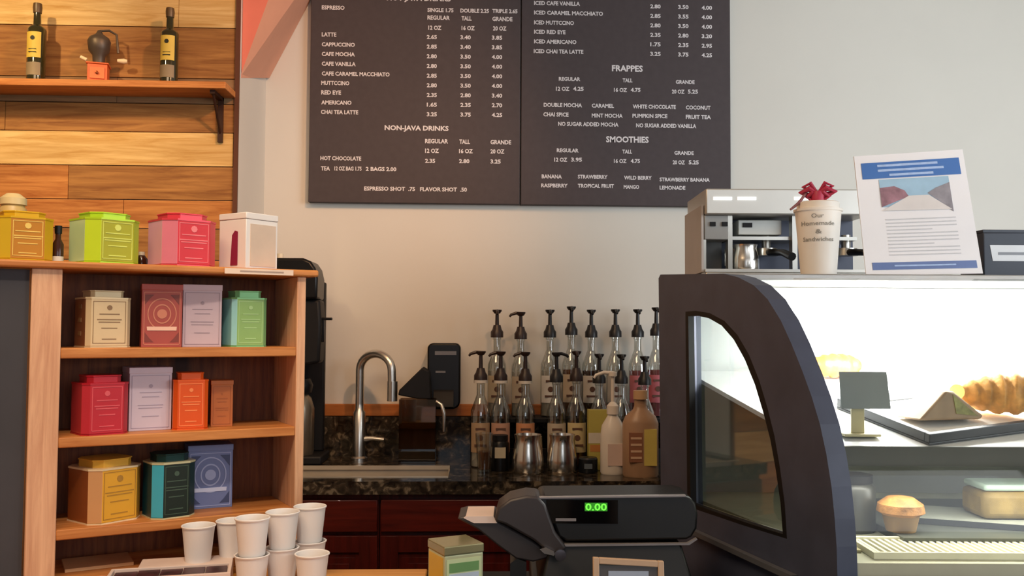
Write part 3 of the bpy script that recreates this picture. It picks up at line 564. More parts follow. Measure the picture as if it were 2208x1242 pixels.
# --- tins
def cpoly(w, d, c): return [(-w/2+c, -d/2), (w/2-c, -d/2), (w/2, -d/2+c), (w/2, d/2-c), (w/2-c, d/2), (-w/2+c, d/2), (-w/2, d/2-c), (-w/2, -d/2+c)]
def place(px, t, z):  # world point on shelf depth t below pixel column px
    a, _, X = Sraw(px, 800, t, O); return Vector((X.x, X.y, z)), (X - EYE).dot(f0)
def tea_tin(px0, px1, ytop, zb, t, beta, label, group, body, front, side=None, cf=.2, ink='#7a5a30', rim=None, style='lines', pos=None, lidf=.13, cham=None):  # side, cham colour the left face and chamfer; lighter ones hold daylight glare
    be = math.radians(beta)
    if pos is None: X, d = place((px0 + px1)/2, t, zb)
    else: X, d = pos
    ww = (px1 - px0) / F * d; w_ = ww / (math.cos(be) + (1 - 2*cf) * abs(math.sin(be))) * .985
    h = P((px0+px1)/2, ytop, d - w_*.3).z - zb; hb = h * (1 - lidf); c = w_ * cf
    T = thing('tea_tin', label, 'tea tin', X, camrz(X) + be, group)
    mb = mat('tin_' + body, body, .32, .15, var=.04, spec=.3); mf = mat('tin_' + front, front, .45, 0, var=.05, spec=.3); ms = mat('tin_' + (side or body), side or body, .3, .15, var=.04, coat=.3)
    bb = B(); pts = cpoly(w_, w_, c); a = [bb.bm.verts.new((x, y, .003)) for x, y in pts]; e = [bb.bm.verts.new((x, y, hb)) for x, y in pts]
    n = 8
    for i in range(n):
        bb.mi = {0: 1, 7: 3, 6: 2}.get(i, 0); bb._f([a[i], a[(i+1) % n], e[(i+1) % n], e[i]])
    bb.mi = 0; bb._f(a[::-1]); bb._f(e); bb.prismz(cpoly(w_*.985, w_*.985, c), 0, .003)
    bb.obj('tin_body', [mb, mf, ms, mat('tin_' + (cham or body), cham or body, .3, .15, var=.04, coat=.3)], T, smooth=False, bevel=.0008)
    rm = mat('tin_' + (rim or body), rim or body, .3, .2)
    B().prismz(cpoly(w_*1.015, w_*1.015, c), hb - .003, hb + .0005).obj('upper_rim', rm, T, smooth=False); B().prismz(cpoly(w_*1.015, w_*1.015, c), 0, .0025).obj('lower_rim', rm, T, smooth=False)
    B().prismz(cpoly(w_*.74, w_*.74, c*.8), hb, h - .002).prismz(cpoly(w_*.77, w_*.77, c*.85), h - .003, h).obj('lid', mb, T, smooth=False, bevel=.001)
    fwid = w_ - 2*c; y0 = -w_/2 - .0006
    l = B(); e_ = .0012
    for x0_, x1_, z0_, z1_ in ((-fwid/2+.003, fwid/2-.003, hb-.008, hb-.008+e_), (-fwid/2+.003, fwid/2-.003, .008, .008+e_), (-fwid/2+.003, -fwid/2+.003+e_, .008, hb-.008), (fwid/2-.003-e_, fwid/2-.003, .008, hb-.008)):
        l.box(x0_, x1_, y0, -w_/2+.0003, z0_, z1_)
    l.cyl((0, y0-.0002, hb*.8), (0, -w_/2+.0003, hb*.8), w_*.06, 8)
    for zz, wq in ((.66, .28), (.55, .34), (.5, .3), (.38, .22), (.16, .2)): l.box(-w_*wq*.8, w_*wq*.8, y0, -w_/2+.0003, hb*zz, hb*zz+.0018)
    if style == 'dots':
        for zz in (.28, .55, .82): l.box(-w_/2-.0006, -w_/2+.0003, -w_*.1, w_*.1, hb*zz-.004, hb*zz+.004)
    l.obj('label_print', mat('ink_' + ink, ink, .5), T, smooth=False)
    return T
def tea_box(px0, px1, ytop, zb, t, beta, label, group, col, ink, emblem=False, dp=.06, lidline=True):
    be = math.radians(beta); X, d = place((px0+px1)/2, t, zb); w_ = (px1 - px0)/F*d/(math.cos(be) + abs(math.sin(be))*dp/.08); h = P((px0+px1)/2, ytop, d - dp*.4).z - zb
    T = thing('tea_box', label, 'tea box', X, camrz(X) + be, group)
    mb = mat('box_' + col, col, .5, .0, var=.04); mi = mat('ink_' + ink, ink, .5)
    B().box(-w_/2, w_/2, -dp/2, dp/2, 0, h*.92).obj('box_body', mb, T, smooth=False, bevel=.0008)
    B().box(-w_/2-.0008, w_/2+.0008, -dp/2-.0008, dp/2+.0008, h*.905, h).obj('lid', mb, T, smooth=False, bevel=.0008)
    l = B(); y0 = -dp/2-.0007; y1 = -dp/2+.0002; e_ = .0012; a = w_/2-.004; H = h*.88
    for x0_, x1_, z0_, z1_ in ((-a, a, H-.002, H-.002+e_), (-a, a, .005, .005+e_), (-a, -a+e_, .005, H-.002), (a-e_, a, .005, H-.002)): l.box(x0_, x1_, y0, y1, z0_, z1_)
    if emblem:
        R1 = w_*.36; zc_ = H*.6; N = 32
        def ring(r_o, r_i, zc_, sq=1.15):
            o_ = [l.bm.verts.new((r_o*math.cos(2*PI*i/N), y0, zc_ + sq*r_o*math.sin(2*PI*i/N))) for i in range(N)]; i_ = [l.bm.verts.new((r_i*math.cos(2*PI*i/N), y0, zc_ + sq*r_i*math.sin(2*PI*i/N))) for i in range(N)]
            for i in range(N): l._f([o_[i], o_[(i+1) % N], i_[(i+1) % N], i_[i]])
        ring(R1, R1*.93, zc_); ring(R1*.62, R1*.54, zc_); ring(R1*.34, R1*.01, zc_, 1)
        l.obj('label_print', mi, T, smooth=False)
        dk = mat('corner_' + ink, {'#d08060': '#7d3428'}.get(ink, '#3a4468'), .5); q = B()
        for sx in (-1, 1):
            for z1_, dz in ((H-.006, -1), (.01, 1)):
                q.prism([(sx*(a-.002), z1_), (sx*(a-.002-w_*.22), z1_), (sx*(a-.002-w_*.12), z1_+dz*w_*.10), (sx*(a-.002), z1_+dz*w_*.26)], y0, y1)
        q.obj('corner_print', dk, T, smooth=False)
        B().prism([(-w_*.36, H*.30), (w_*.36, H*.30), (w_*.37, H*.37), (-w_*.37, H*.37)], y0-.0004, y1).obj('banner', mat('banner_' + ink, {'#d08060': '#f0c0a4'}.get(ink, '#c4c8e0'), .5), T)
    else:
        l.cyl((0, y0, H*.8), (0, y1, H*.8), w_*.05, 8)
        for zz, wq in ((.68, .26), (.6, .2), (.45, .3), (.4, .28), (.25, .2)): l.box(-w_*wq, w_*wq, y0, y1, H*zz, H*zz+.0015)
        l.obj('label_print', mi, T, smooth=False)
    return T
G0, G1, G2, G3 = 'tea tins on top of the shelf unit', 'tea packs on the upper shelf', 'tea packs on the middle shelf', 'tea packs on the lower shelf'
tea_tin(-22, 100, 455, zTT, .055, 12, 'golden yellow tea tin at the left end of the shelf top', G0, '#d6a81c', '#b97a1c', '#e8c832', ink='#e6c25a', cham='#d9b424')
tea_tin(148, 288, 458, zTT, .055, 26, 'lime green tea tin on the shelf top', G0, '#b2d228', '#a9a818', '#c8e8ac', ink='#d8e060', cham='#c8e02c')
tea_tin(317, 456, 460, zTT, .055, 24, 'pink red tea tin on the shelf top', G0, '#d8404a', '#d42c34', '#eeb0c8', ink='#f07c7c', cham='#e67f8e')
# white canister box on top
X, d = place(531, .06, zTT); be = math.radians(40)
wd = (592-468)/F*d/(math.cos(be)+math.sin(be)); h = P(531, 459, d-.04).z - zTT
T = thing('white_tea_tin', 'square white tea tin with dark red picture, at the right end of the shelf top', 'tea tin', X, camrz(X)+be, G0)
mw = mat('glossy_white_tin', '#efe6dc', .3, var=.02)
B().box(-wd/2+.001, wd/2-.001, -wd/2+.001, wd/2-.001, 0, h*.88).obj('tin_body', mw, T, bevel=.001); B().box(-wd/2, wd/2, -wd/2, wd/2, h*.885, h).obj('lid', mw, T, bevel=.0015)
B().box(-wd*.36, wd*.42, -wd/2-.0004, -wd/2+.002, h*.05, h*.8).obj('label', mat('beige_label', '#d9bfa6', .5), T)
B().prism([(-wd*.05, h*.06), (wd*.2, h*.06), (wd*.2, h*.66), (wd*.1, h*.68), (0, h*.6)], -wd/2-.0003, -wd/2+.002).xf(Matrix.Rotation(-PI/2, 4, 'Z')).obj('picture', mat('dark_red_picture', '#8c2440', .5), T)
# small bottles between tins on top
X, d = place(118, .05, zTT)
t = thing('vanilla_bottle', 'tiny dark bottle with white cap between the gold and lime tins', 'bottle', X)
B().lathe([(0, 0), (.009, 0), (.010, .004), (.010, .035), (.005, .045), (.005, .06), (0, .06)], n=16).obj('bottle_body', mat('dark_brown_glass', '#3a1d12', .15), t)
B().lathe([(0, .055), (.0065, .055), (.0065, .07), (0, .07)], n=14).obj('cap', m_black, t); B().lathe([(.0103, .001), (.0103, .012)], n=16).obj('label', mat('white_band'), t)
X, d = place(300, .125, zTT)
t = thing('dropper_bottle', 'tiny dark bottle half hidden between the lime and pink tins', 'bottle', X)
B().lathe([(0, 0), (.012, 0), (.013, .003), (.012, .018), (.006, .026), (0, .026)], n=16).obj('bottle_body', mat('dark_brown_glass'), t)
B().lathe([(0, .026), (.006, .026), (.006, .033), (0, .033)], n=14).obj('cap', mat('cream_knob'), t)
X, d = place(18, .14, zTT)
t = thing('storage_jar', 'cream lidded jar behind the golden tea tin', 'jar', X, 0)
h = P(18, 418, d).z - zTT; r = 27/F*d
B().lathe([(0, 0), (r*.95, 0), (r, .005), (r, h*.78), (r*.8, h*.84), (0, h*.84)], n=24).obj('jar_body', mat('straw_glaze', '#c9a866', .4), t); B().lathe([(0, h*.84), (r*1.0, h*.84), (r*1.0, h*.93), (r*.5, h), (0, h)], n=24).obj('lid', mat('straw_lid', '#dcc48c', .4), t)
# row 1
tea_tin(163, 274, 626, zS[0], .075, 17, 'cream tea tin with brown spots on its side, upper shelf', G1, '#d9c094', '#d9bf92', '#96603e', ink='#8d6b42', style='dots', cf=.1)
tea_box(302, 387, 613, zS[0], .07, 4, 'tall brick red tea box with round emblem, upper shelf', G1, '#a8483a', '#d08060', True)
tea_box(391.5, 473, 614, zS[0], .075, 3, 'tall pale mauve tea box beside the brick red one', G1, '#c7aeb2', '#a08a90')
tea_tin(478, 571, 627, zS[0], .07, 20, 'green tea tin with pale turquoise glare painted on its side, upper shelf', G1, '#7fb878', '#8db264', '#9adbd6', ink='#a9cc84', cf=.12, cham='#a8e6e2')
# row 2
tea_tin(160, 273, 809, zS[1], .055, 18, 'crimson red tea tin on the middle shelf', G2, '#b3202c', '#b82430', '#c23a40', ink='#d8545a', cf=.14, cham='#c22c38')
tea_box(268, 367, 792, zS[1], .098, 10, 'tall lilac white tea box on the middle shelf', G2, '#cdbcc6', '#a999a8', dp=.085)
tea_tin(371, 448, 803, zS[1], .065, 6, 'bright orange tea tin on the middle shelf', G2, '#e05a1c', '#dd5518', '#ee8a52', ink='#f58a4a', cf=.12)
tea_box(455, 501, 820, zS[1], .09, 4, 'plain narrow orange brown tea box right of the orange tin', G2, '#b86428', '#a85820', dp=.05)
# row 3
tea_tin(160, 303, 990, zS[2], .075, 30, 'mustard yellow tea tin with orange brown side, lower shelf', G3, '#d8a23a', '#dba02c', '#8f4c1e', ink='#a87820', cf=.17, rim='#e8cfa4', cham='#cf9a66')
tea_tin(316, 422, 978, zS[2], .055, 20, 'dark green tea tin with turquoise glare painted on its corner, lower shelf', G3, '#10302e', '#1a251c', '#17444c', ink='#3d5240', cf=.2, rim='#c9c49a', cham='#3fb0c8')
tea_box(404, 503, 959, zS[2], .112, 8, 'slate blue tea box with round emblem, right of the dark green tin', G3, '#6a75a0', '#a4acd0', True, dp=.06)
# ================================================================== PAPER CUPS, TRAY
m_cup = mat('white_paper', '#e9e2dc', .55, var=.01)
def cup_mesh(h=.067, r1=.0295, r0_=.0225):
    b = B(); b.lathe([(0, .004), (r0_-.001, .004), (r0_, 0), (r0_+.0005, 0), (r1, h-.004), (r1+.0018, h-.003), (r1+.0022, h-.001), (r1+.001, h), (r1-.001, h-.001), (r1-.002, h-.005), (r0_-.001, .006), (0, .006)], n=32); return b
cups = [(543, 1.690, 0, 'white paper cup at the bottom of the leftmost tall column'), (543, 1.690, 1, 'white paper cup on top of the leftmost tall column'),
        (608, 1.745, 0, 'white paper cup at the bottom of the middle column'), (608, 1.745, 1, 'white paper cup on top of the middle column'),
        (668, 1.80, 0, 'white paper cup at the bottom of the rightmost column, behind the single cup'), (667, 1.80, 1, 'white paper cup topmost and farthest right of all cups'),
        (673, 1.70, 0, 'single white paper cup in front of the rightmost column')]
zcup = Z0
first = None
trz = .040
cups += [(427, 1.765, 't', 'lone white paper cup farthest left, standing on the white edged tray'), (500, 1.81, 't', 'white paper cup on the tray, partly hidden behind the leftmost tall column'), (470+10, 1.9, 'u', '')]
for px, d, lv, lb in cups:
    if not lb: continue
    X = P(px, 1200, d); z = Z0 + (lv*.0655 if lv in (0, 1) else trz)
    if lv == 't': z = Z0 + .0355
    if first is None:
        first = cup_mesh().obj('paper_cup', m_cup); o = first
    else: o = first.copy(); COL.objects.link(o)
    o.location = (X.x, X.y, z); tag(o, lb, 'paper cup', 'small white paper cups')
# tray (rotated like shelf)
c0 = P(298, 1213, 1.70)
# ================================================================== tray & brochure
X = P(395, 1226, 1.70)
tw, td = .21, .13
t = thing('sample_tray', 'white edged tray with dark contents in front of the tea shelf', 'tray', (X.x - .028, X.y + .03, Z0), AL * .45)
b = B(); b.box(-.105, .105, -.075, .0, 0, .028)
for a in ((-.105, .105, -.075, -.069), (-.105, .105, -.006, .0), (-.105, -.099, -.069, -.006), (.099, .105, -.069, -.006)): b.box(a[0], a[1], a[2], a[3], .028, .0355)
b.box(-.06, .105, .0, .062, 0, .0355)
b.obj('tray_body', mat('pale_tray', '#d9c3b6', .5), t, smooth=False, bevel=.001)
b = B(); random.seed(3)
for i in range(5):
    x = -.096 + i*.039; b.box(x, x+.037, -.066, -.010, .0282, .030 + random.random()*.004)
b.obj('packets', mat('wine_packets', '#3a1a22', .4, var=.7, scale=70), t)
# papers on the left floor of bottom compartment
a0 = S(150, 1240, .06); 
o = B().box(0, .12, 0, .09, 0, .006).obj('paper_stack', mat('tan_paper', '#c99a6c', .7), loc=(0,0,0), rz=AL)
pp = O + av*(u1 + .02) + bv*.05; o.location = (pp.x, pp.y, Z0 + .0145); tag(o, 'small stack of tan papers in the bottom compartment of the tea shelf', 'paper stack')
# ================================================================== FOREGROUND TEA TIN (yellow/green) + FRAMED CARD
X = P(982, 1200, 1.46); X.z = Z0
h = P(982, 1153, 1.50).z - Z0 ; wd = .065
T = thing('square_tea_tin', 'square cream tea tin with green banded label, in front of the cash register', 'tea tin', X, camrz(X) + math.radians(24))
B().box(-wd/2, wd/2, -wd/2, wd/2, 0, h - .014).obj('tin_body', mat('tin_cream_green', '#c6c79c', .35, .2), T, smooth=False, bevel=.002)
B().box(-wd/2 - .001, wd/2 + .001, -wd/2 - .001, wd/2 + .001, h - .014, h).obj('lid', mat('tin_olive_lid', '#a39c74', .25, .5), T, smooth=False, bevel=.002)
B().box(-wd/2 - .0006, -wd/2 + .001, -wd*.42, wd*.42, .006, h - .018).obj('side_label', mat('yellow_side', '#d9b236', .4), T)
lb = B().box(-wd*.44, wd*.44, -wd/2 - .0006, -wd/2 + .001, .006, h - .020).obj('label', mat('label_pale_green', '#cfd9a4', .5), T)
B().box(-wd*.38, wd*.38, -wd/2 - .0010, -wd/2 - .0005, h - .040, h - .026).obj('green_band', mat('band_green', '#6f9a5a', .5), lb)
B().box(-wd*.38, wd*.38, -wd/2 - .0010, -wd/2 - .0005, .012, h - .042).obj('blue_panel', mat('panel_pale_blue', '#c3cfdd', .5), lb)
B().box(-wd*.34, -wd*.14, -wd/2 - .0014, -wd/2 - .0009, .02, h - .056).obj('picture', mat('panel_grey_pic', '#8f98a4', .5, var=.3, scale=80), lb)
X = P(1360, 1225, 1.2); hX = 77/F*1.2; zT = P(1360, 1213, 1.2).z
X.z = Z0
t = thing('framed_card', 'small pale wood framed card standing in front of the cash register', 'picture frame', X, -PSI)
h = zT - Z0; fr = .008
b = B(); b.box(-hX, -hX+fr, 0, .01, 0, h).box(hX-fr, hX, 0, .01, 0, h).box(-hX+fr, hX-fr, 0, .01, 0, fr).box(-hX+fr, hX-fr, 0, .01, h-fr, h)
b.xf(Matrix.Rotation(math.radians(-7), 4, 'X'))
for v in b.bm.verts: v.co.z -= (v.co.x) * .05 if v.co.z > .02 else 0
b.obj('frame', mat('pale_wood', '#c9a888', .5), t, bevel=.001)
b = B().box(-hX+fr, hX-fr, .004, .008, fr, h-fr); b.xf(Matrix.Rotation(math.radians(-7), 4, 'X')); b.obj('card', mat('grey_card', '#55504e', .5), t)
b = B()
for i in range(9): b.box(-hX+.02, hX-.02, .0032, .0042, h-.022-i*.016, h-.015-i*.016)
b.xf(Matrix.Rotation(math.radians(-7), 4, 'X')); b.obj('card_print', mat('blue_white_print', '#aab6c9', .5), t)
# ================================================================== CASH REGISTER
dR = 1.52
Or = P(1330, 1165, dR); Or.z = Z0
cr = thing('cash_register', 'black electronic cash register with green customer display', 'cash register', Or, -PSI)
def rl(px, py, d=dR):
    X = P(px, py, d); q = X - Or; return q.dot(r0), X.z - Z0
def rp(pts, d0, d1, dref=dR): return [rl(x, y, dref) for x, y in pts]
m_reg = mat('register_charcoal', '#161616', .42, var=.06); m_regl = mat('register_grey_brown', '#393334', .42, var=.05)
# head
pts = rp([(1160, 1078), (1170, 1069), (1470, 1067), (1488, 1072), (1500, 1085), (1505, 1110), (1503, 1140), (1492, 1158), (1480, 1164), (1222, 1168), (1205, 1158), (1185, 1110)], 0, 0)
B().prism(pts, 0, .10).obj('head', m_reg, cr, bevel=.004)
a = rl(1178, 1128); c = rl(1332, 1078)
ds = B().box(a[0], c[0], -.002, .004, a[1], c[1]).obj('customer_display', mat('display_black', '#070709', .12), cr)
a = rl(1262, 1100); c = rl(1308, 1085)
B().text('0.00', a[0], c[0], (a[1]+c[1])/2, (c[1]-a[1]), -.003, thick=.02).obj('digits', mat('green_digits', '#5fd63a', .5, emit=1.6, var=0), ds)
B().box(a[0]-.001, c[0]+.001, -.0028, -.0018, a[1]-.001, c[1]+.001).obj('digit_backlight', mat('green_glow_panel', '#2f8a1c', .5, emit=.6, var=0), ds)
a = rl(1198, 1123); c = rl(1242, 1117); B().box(a[0], c[0], -.0028, -.0018, a[1], c[1]).obj('badge', mat('grey_badge', '#8b8789', .4), ds)
# highlight ledge lines
a = rl(1160, 1071); c = rl(1480, 1068)
B().prism([rl(1162, 1075), rl(1478, 1071), rl(1478, 1066), rl(1162, 1070)], -.006, .004).obj('top_ledge', mat('grey_ledge', '#8d8b90', .25), cr, bevel=.001)
# body
b = B(); l0 = rl(1120, 1242)[0]; l1 = rl(1575, 1200)[0]; zt2 = rl(1300, 1170)[1]
b.box(l0 + .02, l1 - .055, -.045, .22, 0, .055).hexa([(l0+.03, -.03, .055), (l1-.06, -.03, .055), (l1-.06, .2, .055), (l0+.03, .2, .055), (l0+.05, -.0, zt2), (l1-.08, -.0, zt2), (l1-.08, .18, zt2), (l0+.05, .18, zt2)])
b.obj('body', m_reg, cr, bevel=.004)
a = rl(1222, 1170); c = rl(1498, 1163); B().prism([rl(1215, 1172), rl(1480, 1169), rl(1500, 1158), rl(1502, 1161), rl(1484, 1173), rl(1215, 1176)], -.008, .0).obj('lower_ledge', mat('grey_ledge'), cr)
# left side wing (curved paper cover)
wg = [(1066, 1120), (1075, 1092), (1100, 1074), (1135, 1066), (1160, 1068), (1176, 1085), (1186, 1115), (1197, 1145), (1212, 1165), (1222, 1180), (1200, 1192), (1172, 1180), (1150, 1162), (1120, 1145), (1090, 1128)]
B().prism(rp(wg, 0, 0), -.012, .07).obj('printer_cover', m_regl, cr, bevel=.004)
# keyboard slab to the left (operator side)
kb = [(985, 1118), (1004, 1113), (1066, 1113), (1078, 1128), (1110, 1145), (1150, 1168), (1196, 1200), (1150, 1212), (1112, 1205), (1075, 1178), (1030, 1142)]
B().prism(rp(kb, 0, 0), .0, .09).obj('keyboard_housing', m_regl, cr, bevel=.003)
B().prism(rp([(1000, 1116), (1005, 1112.5), (1064, 1112), (1072, 1127), (1022, 1127)], 0, 0), -.004, .08).obj('receipt_paper', mat('receipt_white', '#e9d2c6', .6), cr)
B().prism(rp([(1163, 1178), (1176, 1174), (1196, 1184), (1193, 1192), (1172, 1187)], 0, 0), -.02, -.012).obj('latch', mat('bright_chrome', '#e0e0e0', .15, 1), cr)
B().lathe([(0, 0), (.009, 0), (.009, .006), (0, .007)], n=14).xf(Matrix.Translation((rl(1206, 1186)[0], -.03, rl(1206, 1186)[1])) @ Matrix.Rotation(PI/2, 4, 'X')).obj('key_lock', mat('dull_lock', '#6a6870', .3, .8), cr)
B().prism(rp([(1115, 1205), (1100, 1215), (1100, 1300), (1135, 1300), (1135, 1212)], 0, 0), .0, .06).obj('neck', m_reg, cr)
# ================================================================== PASTRY CASE
db, df = 1.90, 1.30
Xb = (1420-1104)/F*db; Xf = (1805-1104)/F*df
OC = EYE + r0*Xb + f0*db; OC.z = 0          # back-left corner
sd_ = (r0*(Xf-Xb) + f0*(df-db)); Ls = sd_.length; sd_.normalize()
nr = Vector((-sd_.y, sd_.x, 0));  nr = nr if nr.dot(r0) > 0 else -nr   # points to case inside (right)
def Cc(px, py):
    D = ray(px, py); s = (OC - EYE).dot(nr) / D.dot(nr); X = EYE + D*s; return X
pc = thing('pastry_case', 'black framed refrigerated pastry display case with curved glass front', 'display case', (OC.x, OC.y, 0), -PSI)
MI = pc.matrix_world
Rz = Matrix.Rotation(PSI, 4, 'Z')
def lc(X): return Rz @ (X - Vector((OC.x, OC.y, 0)))   # world -> case local (local x = r0, local y = f0)
nl = Rz.to_3x3() @ nr
outer = [(1420, 600), (1424, 592), (1560, 590), (1592, 598), (1625, 615), (1655, 645), (1683, 690), (1706, 740), (1730, 800), (1750, 855), (1768, 915), (1782, 980), (1793, 1050), (1800, 1120), (1804, 1180), (1806, 1250), (1490, 1250), (1425, 1075)]
inner = [(1478, 672), (1500, 670), (1530, 675), (1562, 692), (1590, 722), (1615, 765), (1637, 820), (1655, 880), (1670, 940), (1682, 1010), (1692, 1085), (1697, 1162), (1600, 1132), (1482, 1092), (1480, 900)]
of = [lc(Cc(*p)) for p in outer]; inn = [lc(Cc(*p)) for p in inner]
def bridge(outer, inner, thick, nrm, name, m, parent, bevel=0):
    b = B(); n_ = nrm * thick
    import mathutils
    tess = mathutils.geometry.tessellate_polygon([outer, inner])
    al = outer + inner
    A = [b.bm.verts.new(p) for p in al]; C = [b.bm.verts.new(p + n_) for p in al]
    for t_ in tess:
        b._f([A[i] for i in t_]); b._f([C[i] for i in reversed(t_)])
    for off, n in ((0, len(outer)), (len(outer), len(inner))):
        for i in range(n): j = (i+1) % n; b._f([A[off+i], A[off+j], C[off+j], C[off+i]])
    return b.obj(name, m, parent, smooth=False, bevel=bevel)
m_case = mat('case_black', '#41475a', .5, var=.16, scale=14)
bridge(of, inn, .032, nl, 'side_frame', m_case, pc)
# inner gasket ring around the side glass
in2 = [lc(Cc(*p)) for p in [(1484, 682), (1505, 681), (1528, 686), (1556, 702), (1582, 732), (1606, 775), (1628, 830), (1646, 890), (1661, 948), (1673, 1015), (1683, 1085), (1688, 1152), (1600, 1124), (1489, 1085), (1487, 900)]]
bridge(inn, in2, .012, nl, 'gasket', m_blackm, pc)
b = B(); vs = [b.bm.verts.new(p + nl*.016) for p in in2]; b._f(vs); b.obj('side_glass', glass('side_glass_m', '#b4bab8', .04), pc, smooth=False)
# far (right) end frame mirrored in x: use straight end further right
LEN = 1.25
far = [Vector((LEN + (LEN*0) , p.y, p.z)) for p in of]
b = B(); a_ = [b.bm.verts.new(p) for p in far]; c_ = [b.bm.verts.new(p + Vector((.03, 0, 0))) for p in far]; b._f(a_); b._f(c_[::-1])
for i in range(len(far)): j = (i+1) % len(far); b._f([a_[i], a_[j], c_[j], c_[i]])
b.obj('end_panel', m_case, pc, smooth=False)
# curved front glass from outer profile points 2..15
prof = of[3:16]
b = B(); A = [b.bm.verts.new(p + nl*.03 + Vector((.0, .004, 0))) for p in prof]; C_ = [b.bm.verts.new(Vector((LEN, p.y + .004, p.z))) for p in prof]
for i in range(len(prof)-1): b._f([A[i], C_[i], C_[i+1], A[i+1]])
b.obj('curved_glass', glass('front_glass_m', '#f4f7f5', .03), pc)
ztc = of[2].z; yt = of[2].y
# top slab
m_top = mat('case_top_grey', '#9a9a98', .35, .2)
B().hexa([(of[2].x+.01, yt-.006, ztc-.012), (LEN, yt-.006, ztc-.012), (LEN, 0, ztc-.012), (.01, 0, ztc-.012), (of[2].x+.01, yt-.006, ztc), (LEN, yt-.006, ztc), (LEN, 0, ztc), (.01, 0, ztc)]).obj('top_slab', m_top, pc, bevel=.002)
TOPZ = ztc
# back panel, white
zdk = P(1900, 1205, 1.34).z
m_int = mat('case_interior_white', '#b4b8b6', .5, var=.02)
B().box(.03, LEN, -.02, -.005, zdk-.02, ztc-.013).obj('back_panel', m_int, pc)
B().box(.03, LEN, -.022, -.0195, zdk, ztc-.2).obj('back_door_panels', mat('case_back_grey', '#8b8d84', .4, .1), pc)
# deck + base
yfr = of[15].y
def sx_at(y):   # x of side plane (inside) at local y
    t_ = (y - 0) / (of[15].y) if of[15].y else 0
    return (Xf - Xb) * (y / (df - db)) + .034
B().hexa([(sx_at(yfr+.01), yfr+.01, zdk-.03), (LEN, yfr+.01, zdk-.03), (LEN, -.022, zdk-.03), (sx_at(-.022), -.022, zdk-.03), (sx_at(yfr+.01), yfr+.01, zdk), (LEN, yfr+.01, zdk), (LEN, -.022, zdk), (sx_at(-.022), -.022, zdk)]).obj('deck', mat('deck_cream', '#b9b8a0', .45, .1), pc)
B().hexa([(Xf-Xb+.0, yfr, 0), (LEN+.03, yfr, 0), (LEN+.03, 0, 0), (.03, 0, 0), (Xf-Xb+.0, yfr, zdk-.031), (LEN+.03, yfr, zdk-.031), (LEN+.03, 0, zdk-.031), (.03, 0, zdk-.031)]).obj('base', m_black, pc)
B().box(Xf-Xb+.02, LEN+.03, yfr-.012, yfr+.0, zdk-.035, zdk-.016).obj('front_rail', mat('rail_grey', '#5c605c', .4, .3), pc, bevel=.002)
# light tube
lt_y, lt_z = 1.60 - db, ztc - .062
B().cyl((.16, lt_y, lt_z), (.82, lt_y, lt_z), .011, 16).obj('light_tube', mat('lit_tube', '#ffffff', .5, emit=9, var=0), pc)
l = area('case_light', (0,0,0), (0,0,-1), .5, .05, 16, (1.0, .99, .96)); l.parent = pc; l.location = (.48, lt_y + .0, lt_z - .015); l.rotation_euler = (math.radians(28), 0, 0)
# upper tilted shelf (white board with grey front rail)
def tilt_z(d): return EYE.z - .177 - (d - 1.40)*-.202
def cl(px, d): return P(px, 800, d)
y0s, y1s = 1.40 - db, 1.86 - db
xs0, xs1 = sx_at(y0s) + .004, sx_at(y1s) + .004
zs0, zs1 = tilt_z(1.40), tilt_z(1.86)
B().hexa([(xs0, y0s, zs0-.008), (LEN-.005, y0s, zs0-.008), (LEN-.005, y1s, zs1-.008), (xs1, y1s, zs1-.008), (xs0, y0s, zs0), (LEN-.005, y0s, zs0), (LEN-.005, y1s, zs1), (xs1, y1s, zs1)]).obj('upper_shelf', mat('shelf_white', '#d6d8d6', .35), pc)
B().box(xs0, LEN-.005, y0s-.008, y0s, zs0-.026, zs0+.003).obj('shelf_rail', mat('shelf_rail_grey', '#55564f', .35, .4), pc)
B().cyl((xs0+.08, y0s+.03, zs0-.018), (.85, y0s+.03, zs0-.018), .006, 12).obj('lower_light_tube', mat('lit_tube_dim', '#fff8e0', .5, emit=2.5, var=0), pc)
l = area('case_lower_light', (0,0,0), (0,0,-1), .6, .03, 1.7, (1.0, .97, .86)); l.parent = pc; l.location = (.5, y0s+.03, zs0-.026); l.rotation_euler = (math.radians(-8), 0, 0)
# deck grille
gy0, gy1 = yfr + .03, yfr + .135
gx0 = P(1850, 1200, 1.33 ).x
gl0 = lc(P(1870, 1200, df+.06)).x
b = B(); b.box(gl0, LEN-.01, gy0, gy0+.006, zdk, zdk+.010).box(gl0, LEN-.01, gy1-.006, gy1, zdk, zdk+.010).box(gl0, gl0+.006, gy0+.006, gy1-.006, zdk, zdk+.010)
b.obj('grille_frame', mat('grille_cream', '#e6e2c8', .4), pc)
b = B(); x = gl0 + .012
while x < LEN - .02:
    b.box(x, x+.0045, gy0+.006, gy1-.006, zdk+.001, zdk+.007); x += .0105
b.obj('grille_bars', mat('grille_cream'), pc, smooth=False)
B().box(gl0, LEN-.01, gy0, gy1, zdk+.0002, zdk+.0008).obj('grille_slot', mat('slot_dark', '#3a392c', .6), pc)
q_ = [lc(Cc(*p_)) for p_ in ((1500, 1140), (1500, 1150), (1716, 1250), (1722, 1240))]
b = B(); b.hexa([q_[0]-nl*.012, q_[1]-nl*.012, q_[2]-nl*.012, q_[3]-nl*.012, q_[0]-nl*.001, q_[1]-nl*.001, q_[2]-nl*.001, q_[3]-nl*.001]); b.obj('side_trim', mat('case_trim_grey', '#55585e', .4), pc)
